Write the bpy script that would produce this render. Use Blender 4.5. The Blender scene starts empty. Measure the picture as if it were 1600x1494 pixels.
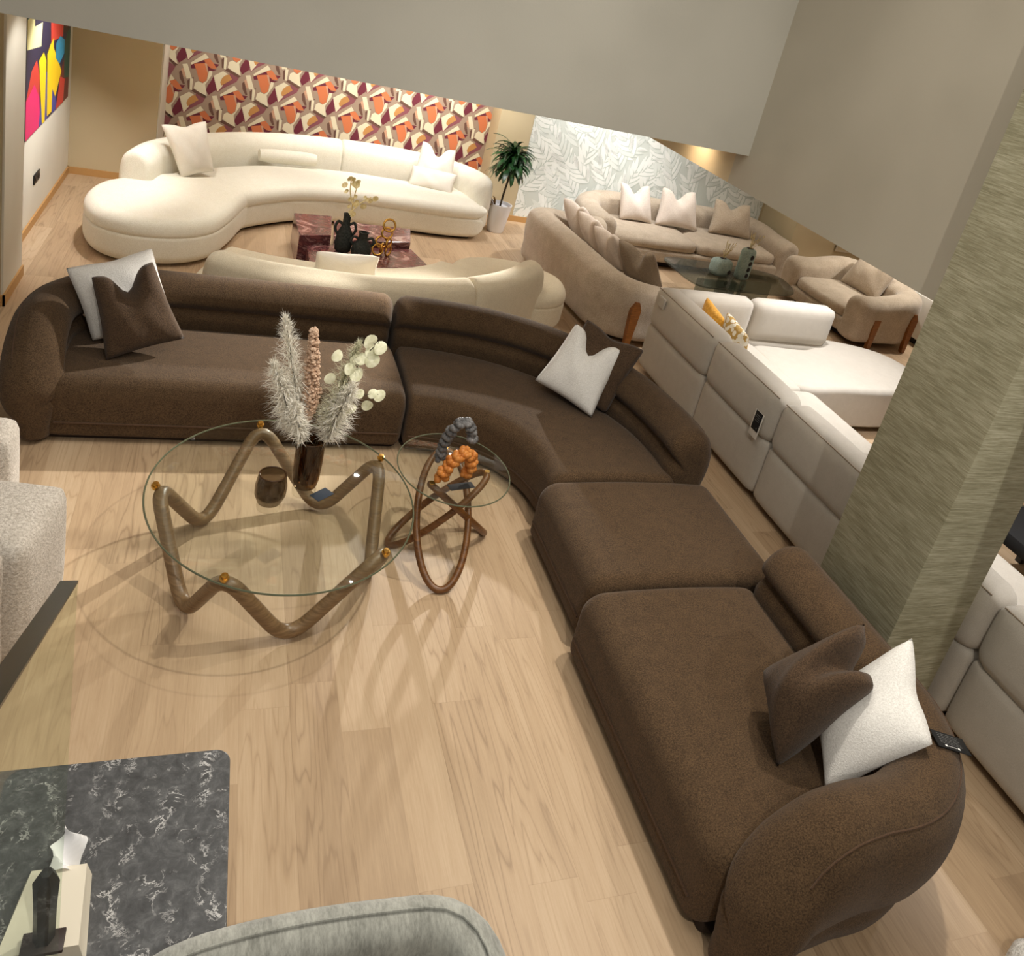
import bpy, bmesh, math, random
from mathutils import Vector, Matrix
random.seed(11)
PI = math.pi
col = bpy.context.scene.collection

# ------------------------------------------------------------------ materials
def lin(c):
    return tuple((x/255/12.92 if x/255 <= .04045 else ((x/255+.055)/1.055)**2.4) for x in c)
class NT:
    def __init__(s, name):
        s.m = bpy.data.materials.new(name); s.m.use_nodes = True
        s.t = s.m.node_tree; s.b = s.t.nodes['Principled BSDF']; s.out = s.t.nodes['Material Output']
    def n(s, typ, **kw):
        nd = s.t.nodes.new(typ)
        for k, v in kw.items():
            if k in nd.inputs: nd.inputs[k].default_value = v
            else: setattr(nd, k, v)
        return nd
    def l(s, a, b): s.t.links.new(a, b)
    def coord(s, scale=(1,1,1), kind='Object', rot=(0,0,0)):
        tc = s.n('ShaderNodeTexCoord'); mp = s.n('ShaderNodeMapping')
        mp.inputs['Scale'].default_value = scale; mp.inputs['Rotation'].default_value = rot
        s.l(tc.outputs[kind], mp.inputs['Vector']); return mp.outputs['Vector']
    def ramp(s, fac, stops):
        r = s.n('ShaderNodeValToRGB'); e = r.color_ramp.elements
        while len(e) < len(stops): e.new(.5)
        for x, (p, c) in zip(e, stops): x.position = p; x.color = (*c, 1)
        s.l(fac, r.inputs['Fac']); return r.outputs['Color']
    def bump(s, h, strength=.3, dist=.01):
        b = s.n('ShaderNodeBump'); b.inputs['Strength'].default_value = strength; b.inputs['Distance'].default_value = dist
        s.l(h, b.inputs['Height']); s.l(b.outputs['Normal'], s.b.inputs['Normal'])
def plain(name, c, rough=.6, metal=0, **kw):
    t = NT(name); t.b.inputs['Base Color'].default_value = (*lin(c), 1)
    t.b.inputs['Roughness'].default_value = rough; t.b.inputs['Metallic'].default_value = metal
    for k, v in kw.items(): t.b.inputs[k].default_value = v
    return t.m
def fabric(name, c1, c2, scale=260, bump=.5, sheen=.3, dist=.004, low=14, stretch=(1,1,1), lw=.12):
    t = NT(name); v = t.coord(stretch)
    a = t.n('ShaderNodeTexNoise', Scale=scale, Detail=3.0, Roughness=.7); t.l(v, a.inputs['Vector'])
    b = t.n('ShaderNodeTexNoise', Scale=low, Detail=2.0); t.l(v, b.inputs['Vector'])
    mx = t.n('ShaderNodeMath', operation='MULTIPLY_ADD'); mx.inputs[1].default_value = lw
    t.l(b.outputs['Fac'], mx.inputs[0]); 
    m2 = t.n('ShaderNodeMath', operation='MULTIPLY'); m2.inputs[1].default_value = 1-lw
    t.l(a.outputs['Fac'], m2.inputs[0]); t.l(m2.outputs[0], mx.inputs[2])
    t.l(t.ramp(mx.outputs[0], [(.36, lin(c1)), (.64, lin(c2))]), t.b.inputs['Base Color'])
    t.b.inputs['Roughness'].default_value = .92
    t.b.inputs['Sheen Weight'].default_value = sheen; t.b.inputs['Sheen Roughness'].default_value = .5
    t.b.inputs['Specular IOR Level'].default_value = .15
    t.bump(a.outputs['Fac'], bump, dist); return t.m
M = {}
M['brown'] = fabric('brown boucle wool', (54,41,29), (97,76,54), 170, .6, .10, .004)
M['brown_pipe'] = fabric('brown piping', (62,45,33), (96,73,55), 300, .3, .15)
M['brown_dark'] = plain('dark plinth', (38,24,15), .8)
M['brown_pillow'] = fabric('brown pillow wool', (52,40,30), (92,72,54), 170, .6, .12, .004)
M['white_pillow'] = fabric('white bouclé', (214,211,206), (240,238,234), 150, .7, .2, .004)
M['cream'] = fabric('cream boucle', (222,216,198), (243,239,226), 160, .5, .2, .004)
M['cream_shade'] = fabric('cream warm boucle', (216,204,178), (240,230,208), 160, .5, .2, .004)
M['cream_pillow'] = fabric('cream linen', (222,214,200), (240,234,224), 300, .4, .2)
M['taupe'] = fabric('taupe chenille', (160,144,124), (198,183,164), 120, .5, .3, .004, 9, lw=.25)
M['taupe_pillow'] = fabric('taupe pillow', (156,138,116), (200,184,164), 150, .5, .3, .004, 9)
M['blush_pillow'] = fabric('blush pillow', (206,190,176), (234,222,210), 150, .5, .3, .004, 9)
M['dark_taupe_pillow'] = fabric('dark taupe pillow', (122,106,88), (160,144,124), 150, .5, .25, .004, 9)
M['linen'] = fabric('pale linen', (172,164,152), (198,191,180), 420, .25, .2, .002)
M['greyboucle'] = fabric('greige boucle', (176,166,154), (222,214,204), 90, .9, .2, .008)
M['velvet'] = fabric('grey green velvet', (122,123,117), (172,173,166), 40, .35, .5, .003, 5, (3,1,1), lw=.5)
M['shag'] = fabric('white shaggy boucle', (205,200,192), (238,234,228), 40, 1, .2, .02)
M['amber_pillow'] = fabric('amber velvet', (204,142,42), (238,180,70), 60, .3, .4)
def pattern_pillow():
    t = NT('gold leaf weave'); v = t.coord((1,1,1))
    a = t.n('ShaderNodeTexVoronoi', Scale=26.0); t.l(v, a.inputs['Vector'])
    t.l(t.ramp(a.outputs['Distance'], [(.5, lin((238,231,214))), (.6, lin((190,154,84)))]), t.b.inputs['Base Color'])
    t.b.inputs['Roughness'].default_value = .85; return t.m
M['gold_pillow'] = pattern_pillow()
def wall(name, c, rough=.85, bump=.15):
    t = NT(name); v = t.coord()
    a = t.n('ShaderNodeTexNoise', Scale=90.0, Detail=2.0); t.l(v, a.inputs['Vector'])
    b = t.n('ShaderNodeTexNoise', Scale=1.2, Detail=2.0); t.l(v, b.inputs['Vector'])
    d = tuple(max(0, x-9) for x in c); t.l(t.ramp(b.outputs['Fac'], [(.35, lin(d)), (.65, lin(c))]), t.b.inputs['Base Color'])
    t.b.inputs['Roughness'].default_value = rough; t.bump(a.outputs['Fac'], bump, .002); return t.m
M['wall_warm'] = wall('warm beige paint', (206,190,156))
M['wall_white'] = wall('off white paint', (232,228,216))
M['wall_gallery'] = wall('grey cream paint', (206,204,194))
M['wall_right'] = wall('taupe paint', (190,183,167))
M['wall_bulk'] = wall('warm bulkhead paint', (206,190,160))
M['ceiling'] = plain('white ceiling paint', (235,230,220), .9)
M['base_wood'] = plain('light oak skirting', (196,152,96), .5)
M['black'] = plain('black plastic', (18,18,20), .4)
M['black_card'] = plain('black printed card', (12,12,13), .85)
M['ink'] = plain('pale grey ink', (110,110,110), .6)
M['ink_white'] = plain('white ink', (240,240,240), .6)
M['white_card'] = plain('white card', (226,220,210), .7)
M['blue_card'] = plain('slate blue card', (44,54,68), .9)
M['gold'] = plain('polished brass', (214,168,84), .22, 1)
M['steel'] = plain('pale metal', (190,188,182), .3, 1)
M['white_gloss'] = plain('white glazed ceramic', (236,236,240), .25)
M['teal'] = fabric('pale teal ceramic', (140,160,154), (176,192,184), 60, .3, 0)
M['hole'] = plain('dark glazed hollow', (28,18,16), .6)
M['black_ceramic'] = fabric('black matte ceramic', (34,36,34), (58,60,56), 50, .4, 0)
M['amber_gloss'] = fabric('amber glazed ceramic', (170,96,38), (206,138,72), 24, .2, 0); 
M['amber_gloss'].node_tree.nodes['Principled BSDF'].inputs['Roughness'].default_value = .25
M['grey_gloss'] = fabric('grey glazed ceramic', (78,78,80), (128,126,126), 24, .2, 0)
M['grey_gloss'].node_tree.nodes['Principled BSDF'].inputs['Roughness'].default_value = .35
M['white_cloth'] = plain('white paper tissue', (246,246,248), .8)
M['paper'] = plain('cream paper', (232,224,206), .7)
M['darkbrown'] = plain('dark brown plastic', (46,30,26), .5)
M['soil'] = plain('dark soil', (50,36,26), .95)
M['white_lacquer'] = plain('white lacquer', (244,242,236), .3)
def wood(name, c1, c2, rough=.35, sc=(3,3,30)):
    t = NT(name); v = t.coord(sc)
    a = t.n('ShaderNodeTexNoise', Scale=4.0, Detail=4.0, Distortion=.6); t.l(v, a.inputs['Vector'])
    t.l(t.ramp(a.outputs['Fac'], [(.3, lin(c1)), (.7, lin(c2))]), t.b.inputs['Base Color'])
    t.b.inputs['Roughness'].default_value = rough; return t.m
M['walnut'] = wood('walnut', (86,52,24), (128,84,44))
M['taupe_wood'] = wood('bronzed wood', (104,80,54), (140,112,80), .38)
M['leg_wood'] = wood('chestnut leg', (112,66,28), (150,94,46))
def floor_mat():
    t = NT('oak plank floor'); tc = t.n('ShaderNodeTexCoord'); sp = t.n('ShaderNodeSeparateXYZ'); t.l(tc.outputs['Object'], sp.inputs[0])
    PW, PLN = .213, 1.35
    def math_(op, a, b=None, c=None):
        nd = t.n('ShaderNodeMath', operation=op)
        for i, x in enumerate((a, b, c)):
            if x is None: continue
            if isinstance(x, (int, float)): nd.inputs[i].default_value = x
            else: t.l(x, nd.inputs[i])
        return nd.outputs[0]
    px = math_('DIVIDE', math_('ADD', sp.outputs['X'], .13), PW); ix = math_('FLOOR', px); fx = math_('FRACT', px)
    wn = t.n('ShaderNodeTexWhiteNoise', noise_dimensions='1D'); t.l(ix, wn.inputs['W'])
    py = math_('ADD', math_('DIVIDE', sp.outputs['Y'], PLN), wn.outputs['Value']); iy = math_('FLOOR', py); fy = math_('FRACT', py)
    pid = math_('ADD', math_('MULTIPLY', ix, 17.31), math_('MULTIPLY', iy, 5.77))
    w2 = t.n('ShaderNodeTexWhiteNoise', noise_dimensions='1D'); t.l(pid, w2.inputs['W'])
    # grain: noise stretched along Y, shifted by plank
    cmb = t.n('ShaderNodeCombineXYZ')
    t.l(math_('ADD', math_('MULTIPLY', sp.outputs['X'], 7.5), math_('MULTIPLY', w2.outputs['Value'], 50.0)), cmb.inputs[0])
    t.l(math_('ADD', math_('MULTIPLY', sp.outputs['Y'], .55), math_('MULTIPLY', w2.outputs['Value'], 31.0)), cmb.inputs[1])
    g = t.n('ShaderNodeTexNoise', Scale=1.0, Detail=2.5, Roughness=.5, Distortion=.25); t.l(cmb.outputs[0], g.inputs['Vector'])
    rings = math_('FRACT', math_('MULTIPLY', g.outputs['Fac'], 11.0))          # contour lines = cathedral grain
    tri = math_('ABSOLUTE', math_('SUBTRACT', math_('MULTIPLY', rings, 2.0), 1.0))
    f2 = t.n('ShaderNodeTexNoise', Scale=1.0, Detail=4.0, Roughness=.7)
    c2 = t.n('ShaderNodeCombineXYZ'); t.l(math_('MULTIPLY', sp.outputs['X'], 120.0), c2.inputs[0]); t.l(math_('MULTIPLY', sp.outputs['Y'], 5.0), c2.inputs[1]); t.l(pid, c2.inputs[2])
    t.l(c2.outputs[0], f2.inputs['Vector'])
    v = math_('ADD', math_('MULTIPLY', w2.outputs['Value'], .27), math_('MULTIPLY', g.outputs['Fac'], .45))
    w3 = t.n('ShaderNodeTexWhiteNoise', noise_dimensions='1D'); t.l(math_('ADD', pid, 3.3), w3.inputs['W'])
    v = math_('ADD', v, math_('MULTIPLY', math_('MULTIPLY', math_('POWER', tri, 6.0), math_('POWER', w3.outputs['Value'], 1.5)), -.38))
    v = math_('ADD', v, math_('MULTIPLY', math_('SUBTRACT', f2.outputs['Fac'], .14), .42))
    c = t.ramp(v, [(.24, lin((164,138,110))), (.54, lin((190,163,132))), (.80, lin((208,184,154)))])
    gap = math_('MAXIMUM', math_('LESS_THAN', fx, .010), math_('LESS_THAN', fy, .0018))
    mix = t.n('ShaderNodeMix', data_type='RGBA'); t.l(math_('MULTIPLY', gap, .22), mix.inputs['Factor']); t.l(c, mix.inputs['A']); mix.inputs['B'].default_value = (*lin((120,90,60)), 1)
    t.l(mix.outputs['Result'], t.b.inputs['Base Color'])
    t.b.inputs['Roughness'].default_value = .42; t.b.inputs['Specular IOR Level'].default_value = .35
    t.bump(v, .06, .002); return t.m
M['floor'] = floor_mat()
def grasscloth():
    t = NT('grasscloth wallpaper'); v = t.coord((9,9,150)); 
    a = t.n('ShaderNodeTexNoise', Scale=1.0, Detail=5.0, Roughness=.7); t.l(v, a.inputs['Vector'])
    v2 = t.coord((1.5,1.5,6)); b = t.n('ShaderNodeTexNoise', Scale=2.0, Detail=2.0); t.l(v2, b.inputs['Vector'])
    ad = t.n('ShaderNodeMath', operation='MULTIPLY_ADD'); ad.inputs[1].default_value = .3; t.l(b.outputs['Fac'], ad.inputs[0]); t.l(a.outputs['Fac'], ad.inputs[2])
    t.l(t.ramp(ad.outputs[0], [(.45, lin((128,124,98))), (.62, lin((152,148,122))), (.85, lin((186,182,158)))]), t.b.inputs['Base Color'])
    t.b.inputs['Roughness'].default_value = .6; t.bump(a.outputs['Fac'], .3, .003); return t.m
M['grass'] = grasscloth()
def marble(name, stops, scale, dist, rough, vein=None):
    t = NT(name); v = t.coord()
    a = t.n('ShaderNodeTexNoise', Scale=scale, Detail=10.0, Roughness=.72, Distortion=dist); t.l(v, a.inputs['Vector'])
    c = t.ramp(a.outputs['Fac'], [(p, lin(x)) for p, x in stops])
    if vein:
        b = t.n('ShaderNodeTexNoise', Scale=vein[0], Detail=7.0, Roughness=.68, Distortion=.5); t.l(v, b.inputs['Vector'])
        sb = t.n('ShaderNodeMath', operation='SUBTRACT'); t.l(b.outputs['Fac'], sb.inputs[0]); sb.inputs[1].default_value = .5
        ab = t.n('ShaderNodeMath', operation='ABSOLUTE'); t.l(sb.outputs[0], ab.inputs[0])
        n3 = t.n('ShaderNodeTexNoise', Scale=vein[0]*.8, Detail=3.0); t.l(t.coord((1.3,.9,1)), n3.inputs['Vector'])
        mask = t.n('ShaderNodeMapRange'); mask.inputs['From Min'].default_value = vein[1]; mask.inputs['From Max'].default_value = 0
        t.l(ab.outputs[0], mask.inputs['Value'])
        m3 = t.n('ShaderNodeMapRange'); m3.inputs['From Min'].default_value = .5; m3.inputs['From Max'].default_value = .64; t.l(n3.outputs['Fac'], m3.inputs['Value'])
        mu = t.n('ShaderNodeMath', operation='MULTIPLY'); t.l(mask.outputs[0], mu.inputs[0]); t.l(m3.outputs[0], mu.inputs[1])
        mix = t.n('ShaderNodeMix', data_type='RGBA'); t.l(mu.outputs[0], mix.inputs['Factor']); t.l(c, mix.inputs['A']); mix.inputs['B'].default_value = (*lin(vein[2]), 1); c = mix.outputs['Result']
    t.l(c, t.b.inputs['Base Color']); t.b.inputs['Roughness'].default_value = rough; return t.m
M['dark_marble'] = marble('dark grey marble', [(.3,(64,64,66)), (.5,(84,85,87)), (.64,(104,105,107)), (.76,(140,140,142))], 22, .5, .25, (15, .022, (222,221,221)))
M['red_marble'] = marble('rosso marble', [(.3,(64,30,34)), (.42,(122,72,70)), (.5,(74,40,44)), (.58,(150,108,104)), (.66,(196,170,164)), (.75,(96,52,52))], 3.2, 2.2, .15)
def glass(name, tint, gloss=.04, refl=.025, graze=.45):
    t = NT(name); t.t.nodes.remove(t.b)
    tr = t.n('ShaderNodeBsdfTransparent'); tr.inputs['Color'].default_value = (*tint, 1)
    gl = t.n('ShaderNodeBsdfGlossy'); gl.inputs['Roughness'].default_value = gloss; gl.inputs['Color'].default_value = (1,1,1,1)
    lw = t.n('ShaderNodeLayerWeight', Blend=.5); pw = t.n('ShaderNodeMath', operation='POWER'); pw.inputs[1].default_value = 4.5
    ml = t.n('ShaderNodeMath', operation='MULTIPLY_ADD'); ml.inputs[1].default_value = graze; ml.inputs[2].default_value = refl; mx = t.n('ShaderNodeMixShader')
    t.l(lw.outputs['Facing'], pw.inputs[0]); t.l(pw.outputs[0], ml.inputs[0]); t.l(ml.outputs[0], mx.inputs[0]); t.l(tr.outputs[0], mx.inputs[1]); t.l(gl.outputs[0], mx.inputs[2]); t.l(mx.outputs[0], t.out.inputs['Surface']); return t.m
M['glass'] = glass('clear table glass', (.95,.97,.955), .02)
M['glass_rim'] = plain('green glass edge', (92,96,76), .12)
M['rail_glass'] = glass('balustrade glass', (.92,.96,.91), .02, .02, .15)
M['rail_edge'] = plain('polished glass edge', (12,26,26), .22, 0, **{'Specular IOR Level': .22})
M['smoke_glass'] = glass('smoked glass', (.56,.60,.59), .03)
M['amber_glass'] = glass('smoky amber glass', (.44,.33,.21), .05, .05, .6)
M['grey_glass'] = glass('ribbed smoky glass', (.46,.41,.35), .08, .06, .6)
M['dark_rim'] = plain('glossy amber rim', (70,46,26), .08)
M['clear_glass'] = glass('clear glass foot', (.92,.92,.9), .02)
def leafm(name, c1, c2, rough=.5, sc=30):
    t = NT(name); a = t.n('ShaderNodeTexNoise', Scale=float(sc)); t.l(t.coord(), a.inputs['Vector'])
    t.l(t.ramp(a.outputs['Fac'], [(.35, lin(c1)), (.65, lin(c2))]), t.b.inputs['Base Color']); t.b.inputs['Roughness'].default_value = rough; return t.m
M['leaf'] = leafm('glossy green leaf', (22,52,30), (52,98,52), .35, 6)
M['leaf_dry'] = leafm('dry leaf', (96,72,40), (160,124,74), .6)
M['stem'] = leafm('dark stem', (52,44,32), (78,66,48), .8)
M['euc'] = leafm('bleached eucalyptus', (214,214,180), (242,242,216), .6, 40)
M['plume'] = leafm('white pampas', (232,226,212), (250,248,240), .9, 60)
M['pinkplume'] = leafm('pink dried amaranth', (186,152,126), (220,192,168), .9, 60)
M['greenplume'] = leafm('pale green plume', (196,194,164), (230,228,204), .9, 60)
M['sprig'] = leafm('golden sprig', (206,184,120), (240,226,180), .7, 40)

# ------------------------------------------------------------------ mesh helpers
def link(o, parent=None):
    col.objects.link(o)
    if parent: o.parent = parent
    return o
def mk(name, vs, fs, mat, parent=None, smooth=True, mats=None, mi=None):
    me = bpy.data.meshes.new(name); me.from_pydata([tuple(v) for v in vs], [], fs); 
    for m in (mats or [mat]): me.materials.append(m)
    if mi:
        for p, i in zip(me.polygons, mi): p.material_index = i
    bm = bmesh.new(); bm.from_mesh(me); bmesh.ops.recalc_face_normals(bm, faces=bm.faces); bm.to_mesh(me); bm.free()
    if smooth:
        for p in me.polygons: p.use_smooth = True
        try: me.set_sharp_from_angle(angle=math.radians(50))
        except Exception: pass
    me.update()
    o = bpy.data.objects.new(name, me); return link(o, parent)
class MB:
    def __init__(s): s.v = []; s.f = []
    def add(s, vs, fs):
        k = len(s.v); s.v += [tuple(v) for v in vs]; s.f += [tuple(i+k for i in f) for f in fs]; return s
    def build(s, name, mat, parent=None, smooth=True): return mk(name, s.v, s.f, mat, parent, smooth)
def thing(name, label, cat, loc=(0,0,0), rz=0, group=None):
    o = bpy.data.objects.new(name, None); link(o); o.location = loc; o.rotation_euler = (0,0,rz); o.empty_display_size = .1
    return tag(o, label, cat, group)
def tag(o, label, cat, group=None):
    o['label'] = label; o['category'] = cat
    if group: o['group'] = group
    return o
def struct(o, label=None):
    o['kind'] = 'structure'
    if label: o['label'] = label
    return o
def box(x0,x1,y0,y1,z0,z1):
    return ([(x0,y0,z0),(x1,y0,z0),(x1,y1,z0),(x0,y1,z0),(x0,y0,z1),(x1,y0,z1),(x1,y1,z1),(x0,y1,z1)],
            [(3,2,1,0),(4,5,6,7),(0,1,5,4),(1,2,6,5),(2,3,7,6),(3,0,4,7)])
def bbox(name, b, mat, parent=None, bev=.006, seg=2):
    vs, fs = box(*b); bm = bmesh.new(); bv = [bm.verts.new(v) for v in vs]
    for f in fs: bm.faces.new([bv[i] for i in f])
    if bev: bmesh.ops.bevel(bm, geom=bm.edges[:], offset=bev, segments=seg, profile=.5, affect='EDGES')
    me = bpy.data.meshes.new(name); bm.to_mesh(me); bm.free(); me.materials.append(mat)
    for p in me.polygons: p.use_smooth = True
    try: me.set_sharp_from_angle(angle=math.radians(40))
    except Exception: pass
    return link(bpy.data.objects.new(name, me), parent)
def catmull(P, n, closed=False):
    P = [Vector(p) for p in P]; N = len(P); out = []
    segs = N if closed else N-1
    for i in range(segs):
        if closed: a,b,c,d = P[(i-1)%N],P[i],P[(i+1)%N],P[(i+2)%N]
        else: a,b,c,d = P[max(i-1,0)],P[i],P[i+1],P[min(i+2,N-1)]
        for k in range(n):
            t = k/n
            out.append(.5*((2*b)+(-a+c)*t+(2*a-5*b+4*c-d)*t*t+(-a+3*b-3*c+d)*t**3))
    if not closed: out.append(P[-1])
    return out
def resample(P, step, closed=False):
    P = [Vector(p) for p in P]
    if closed: P = P+[P[0]]
    L = [0]
    for a, b in zip(P, P[1:]): L.append(L[-1]+(b-a).length)
    n = max(2, int(round(L[-1]/step))); out = []; j = 0
    for i in range(n if closed else n+1):
        s = L[-1]*i/n
        while j < len(L)-2 and L[j+1] < s: j += 1
        d = L[j+1]-L[j]; out.append(P[j].lerp(P[j+1], (s-L[j])/d if d else 0))
    return out
def tube(P, r, closed=False, seg=10, rf=None, flat=1.0):
    P = [Vector(p) for p in P]; N = len(P); vs = []; fs = []; up = None
    for i in range(N):
        a = P[(i-1)%N] if closed or i else P[0]; b = P[(i+1)%N] if closed or i < N-1 else P[-1]
        t = (b-a).normalized()
        if up is None:
            up = Vector((0,0,1)) if abs(t.z) < .9 else Vector((1,0,0))
        x = t.cross(up).normalized(); y = x.cross(t).normalized(); up = y
        rr = r*(rf(i/(N-1)) if rf else 1)
        for k in range(seg):
            q = 2*PI*k/seg; vs.append(P[i]+x*math.cos(q)*rr+y*math.sin(q)*rr*flat)
    m = N if closed else N-1
    # match twist when closed
    off = 0
    if closed:
        best = 1e9
        for o in range(seg):
            d = sum((vs[(N-1)*seg+k]-vs[(k+o)%seg]).length for k in range(seg))
            if d < best: best = d; off = o
    for i in range(m):
        j = (i+1)%N; o = off if (closed and i == N-1) else 0
        for k in range(seg):
            fs.append((i*seg+k, i*seg+(k+1)%seg, j*seg+(k+1+o)%seg, j*seg+(k+o)%seg))
    if not closed:
        fs.append(tuple(range(seg))[::-1]); fs.append(tuple((N-1)*seg+k for k in range(seg)))
    return vs, fs
def lathe(prof, c=(0,0,0), seg=32, cap=True, rfun=None):
    vs = []; fs = []; N = len(prof)
    for i, (r, z) in enumerate(prof):
        for k in range(seg):
            q = 2*PI*k/seg; rr = r*(rfun(q, z) if rfun else 1); vs.append((c[0]+rr*math.cos(q), c[1]+rr*math.sin(q), c[2]+z))
    for i in range(N-1):
        for k in range(seg): fs.append((i*seg+k, i*seg+(k+1)%seg, (i+1)*seg+(k+1)%seg, (i+1)*seg+k))
    if cap: fs.append(tuple(range(seg))[::-1]); fs.append(tuple((N-1)*seg+k for k in range(seg)))
    return vs, fs
def sweep(path, prof, r0=.05, r1=.05, zc=None, step=.04, nc=None, zs=None):
    """closed cross-section prof [(n,z)] (n to the left of the path) along a flat path, both ends rounded with radius r0, r1"""
    P = resample([(p[0], p[1], 0) for p in path], step)
    L = [0]
    for a, b in zip(P, P[1:]): L.append(L[-1]+(b-a).length)
    T = L[-1]; S = []
    K = 8
    for k in range(K): S.append((r0*(1-math.cos(PI/2*k/K)), r0*(1-math.sin(PI/2*k/K))))
    for s in L:
        if s > r0*1.001 and s < T-r1*1.001: S.append((s, 0))
    for k in range(K-1, -1, -1): S.append((T-r1*(1-math.cos(PI/2*k/K)), r1*(1-math.sin(PI/2*k/K))))
    ns = [p[0] for p in prof]; zz = [p[1] for p in prof]
    cn = (min(ns)+max(ns))/2 if nc is None else nc; cz = (min(zz)+max(zz))/2 if zc is None else zc
    hn = (max(ns)-min(ns))/2; hz = max(max(zz)-cz, .01)
    vs = []; fs = []; m = len(prof)
    for s, d in S:
        j = 0
        while j < len(L)-2 and L[j+1] < s: j += 1
        u = (s-L[j])/(L[j+1]-L[j]); p = P[j].lerp(P[j+1], u)
        ta = (P[min(j+1, len(P)-1)]-P[max(j-1, 0)]); tb = (P[min(j+2, len(P)-1)]-P[j])
        t = ta.normalized().lerp(tb.normalized(), u).normalized(); nn = Vector((-t.y, t.x, 0))
        kn = max(1-d/hn, .02); kz = max(1-d/hz, .02); zk = zs(s/T) if zs else 1
        for n, z in prof:
            q = p+nn*(cn+(n-cn)*kn); vs.append((q.x, q.y, (cz+(z-cz)*kz)*zk))
    for i in range(len(S)-1):
        for k in range(m): fs.append((i*m+k, i*m+(k+1)%m, (i+1)*m+(k+1)%m, (i+1)*m+k))
    fs.append(tuple(range(m))[::-1]); fs.append(tuple((len(S)-1)*m+k for k in range(m)))
    return vs, fs
def rrect(n0, n1, z0, z1, rt, rb, crown=0, k=6, nd=8):
    P = []
    def arc(cx, cz, r, a0, a1):
        for i in range(k+1):
            a = math.radians(a0+(a1-a0)*i/k); P.append((cx+r*math.cos(a), cz+r*math.sin(a)))
    arc(n0+rb, z0+rb, rb, 180, 270); arc(n1-rb, z0+rb, rb, 270, 360); arc(n1-rt, z1-rt, rt, 0, 90)
    for i in range(1, nd): P.append((n1-rt+(n0-n1+2*rt)*i/nd, z1))
    arc(n0+rt, z1-rt, rt, 90, 180)
    h = (n1-n0)/2; c = (n0+n1)/2
    return [(n, z+(crown*(1-((n-c)/h)**2) if z > z1-rt*.9 else 0)) for n, z in P]
def smoothprof(P, n=5): return [(v.x, v.y) for v in catmull([(a, b, 0) for a, b in P], n, True)]
def slab(outline, z0, z1, rt, rb, crown=.0, K=6):
    """solid with a plan outline (counter-clockwise), rounded top and bottom edges and a crowned top"""
    O = [Vector((p[0], p[1], 0)) for p in outline]; N = len(O); c = sum(O, Vector())/N
    if sum(O[i].x*O[(i+1)%N].y-O[(i+1)%N].x*O[i].y for i in range(N)) < 0: O.reverse()
    nr = []
    for i in range(N):
        t = (O[(i+1)%N]-O[(i-1)%N]).normalized(); nr.append(Vector((-t.y, t.x, 0)))
    rings = []
    for k in range(K+1):
        a = PI/2*k/K; rings.append((rb*(1-math.sin(a)), z0+rb*(1-math.cos(a))))
    for k in range(K+1):
        a = PI/2*k/K; rings.append((rt*(1-math.cos(a)), z1-rt+rt*math.sin(a)))
    vs = []; fs = []
    for d, z in rings:
        for i in range(N): q = O[i]+nr[i]*d; vs.append((q.x, q.y, z))
    last = [Vector(v) for v in vs[-N:]]
    for f in (.85, .65, .4, .18):
        for q in last: w = Vector((c.x, c.y, 0)).lerp(Vector((q.x, q.y, 0)), f); vs.append((w.x, w.y, z1+crown*(1-f*f)))
    R = len(rings)+4
    for j in range(R-1):
        for i in range(N): fs.append((j*N+i, j*N+(i+1)%N, (j+1)*N+(i+1)%N, (j+1)*N+i))
    fs.append(tuple(range(N))[::-1]); fs.append(tuple((R-1)*N+i for i in range(N)))
    return vs, fs
def puff(c, h, r=.05, b=.015, n=9):
    """rounded box with softly bulging faces"""
    g = [-1+2*i/(n-1) for i in range(n)]; g = [math.copysign(abs(x)**.6, x) for x in g]
    vs = []; fs = []; idx = {}
    def vert(p):
        key = tuple(round(x, 5) for x in p)
        if key in idx: return idx[key]
        q = [p[i]*h[i] for i in range(3)]; inn = [max(-(h[i]-r), min(h[i]-r, q[i])) for i in range(3)]
        d = Vector([q[i]-inn[i] for i in range(3)]); d = d.normalized()*r if d.length > 1e-9 else d
        out = [inn[i]+d[i] for i in range(3)]
        for a in range(3):
            o = [i for i in range(3) if i != a]
            if abs(abs(p[a])-1) < 1e-6: out[a] += math.copysign(b*(1-p[o[0]]**2)*(1-p[o[1]]**2), p[a])
        idx[key] = len(vs); vs.append((c[0]+out[0], c[1]+out[1], c[2]+out[2])); return idx[key]
    for a in range(3):
        o = [i for i in range(3) if i != a]
        for sgn in (-1, 1):
            for i in range(n-1):
                for j in range(n-1):
                    f = []
                    for x, y in ((i,j),(i+1,j),(i+1,j+1),(i,j+1)):
                        p = [0,0,0]; p[a] = sgn; p[o[0]] = g[x]; p[o[1]] = g[y]; f.append(vert(p))
                    fs.append(tuple(f))
    return vs, fs
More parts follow.
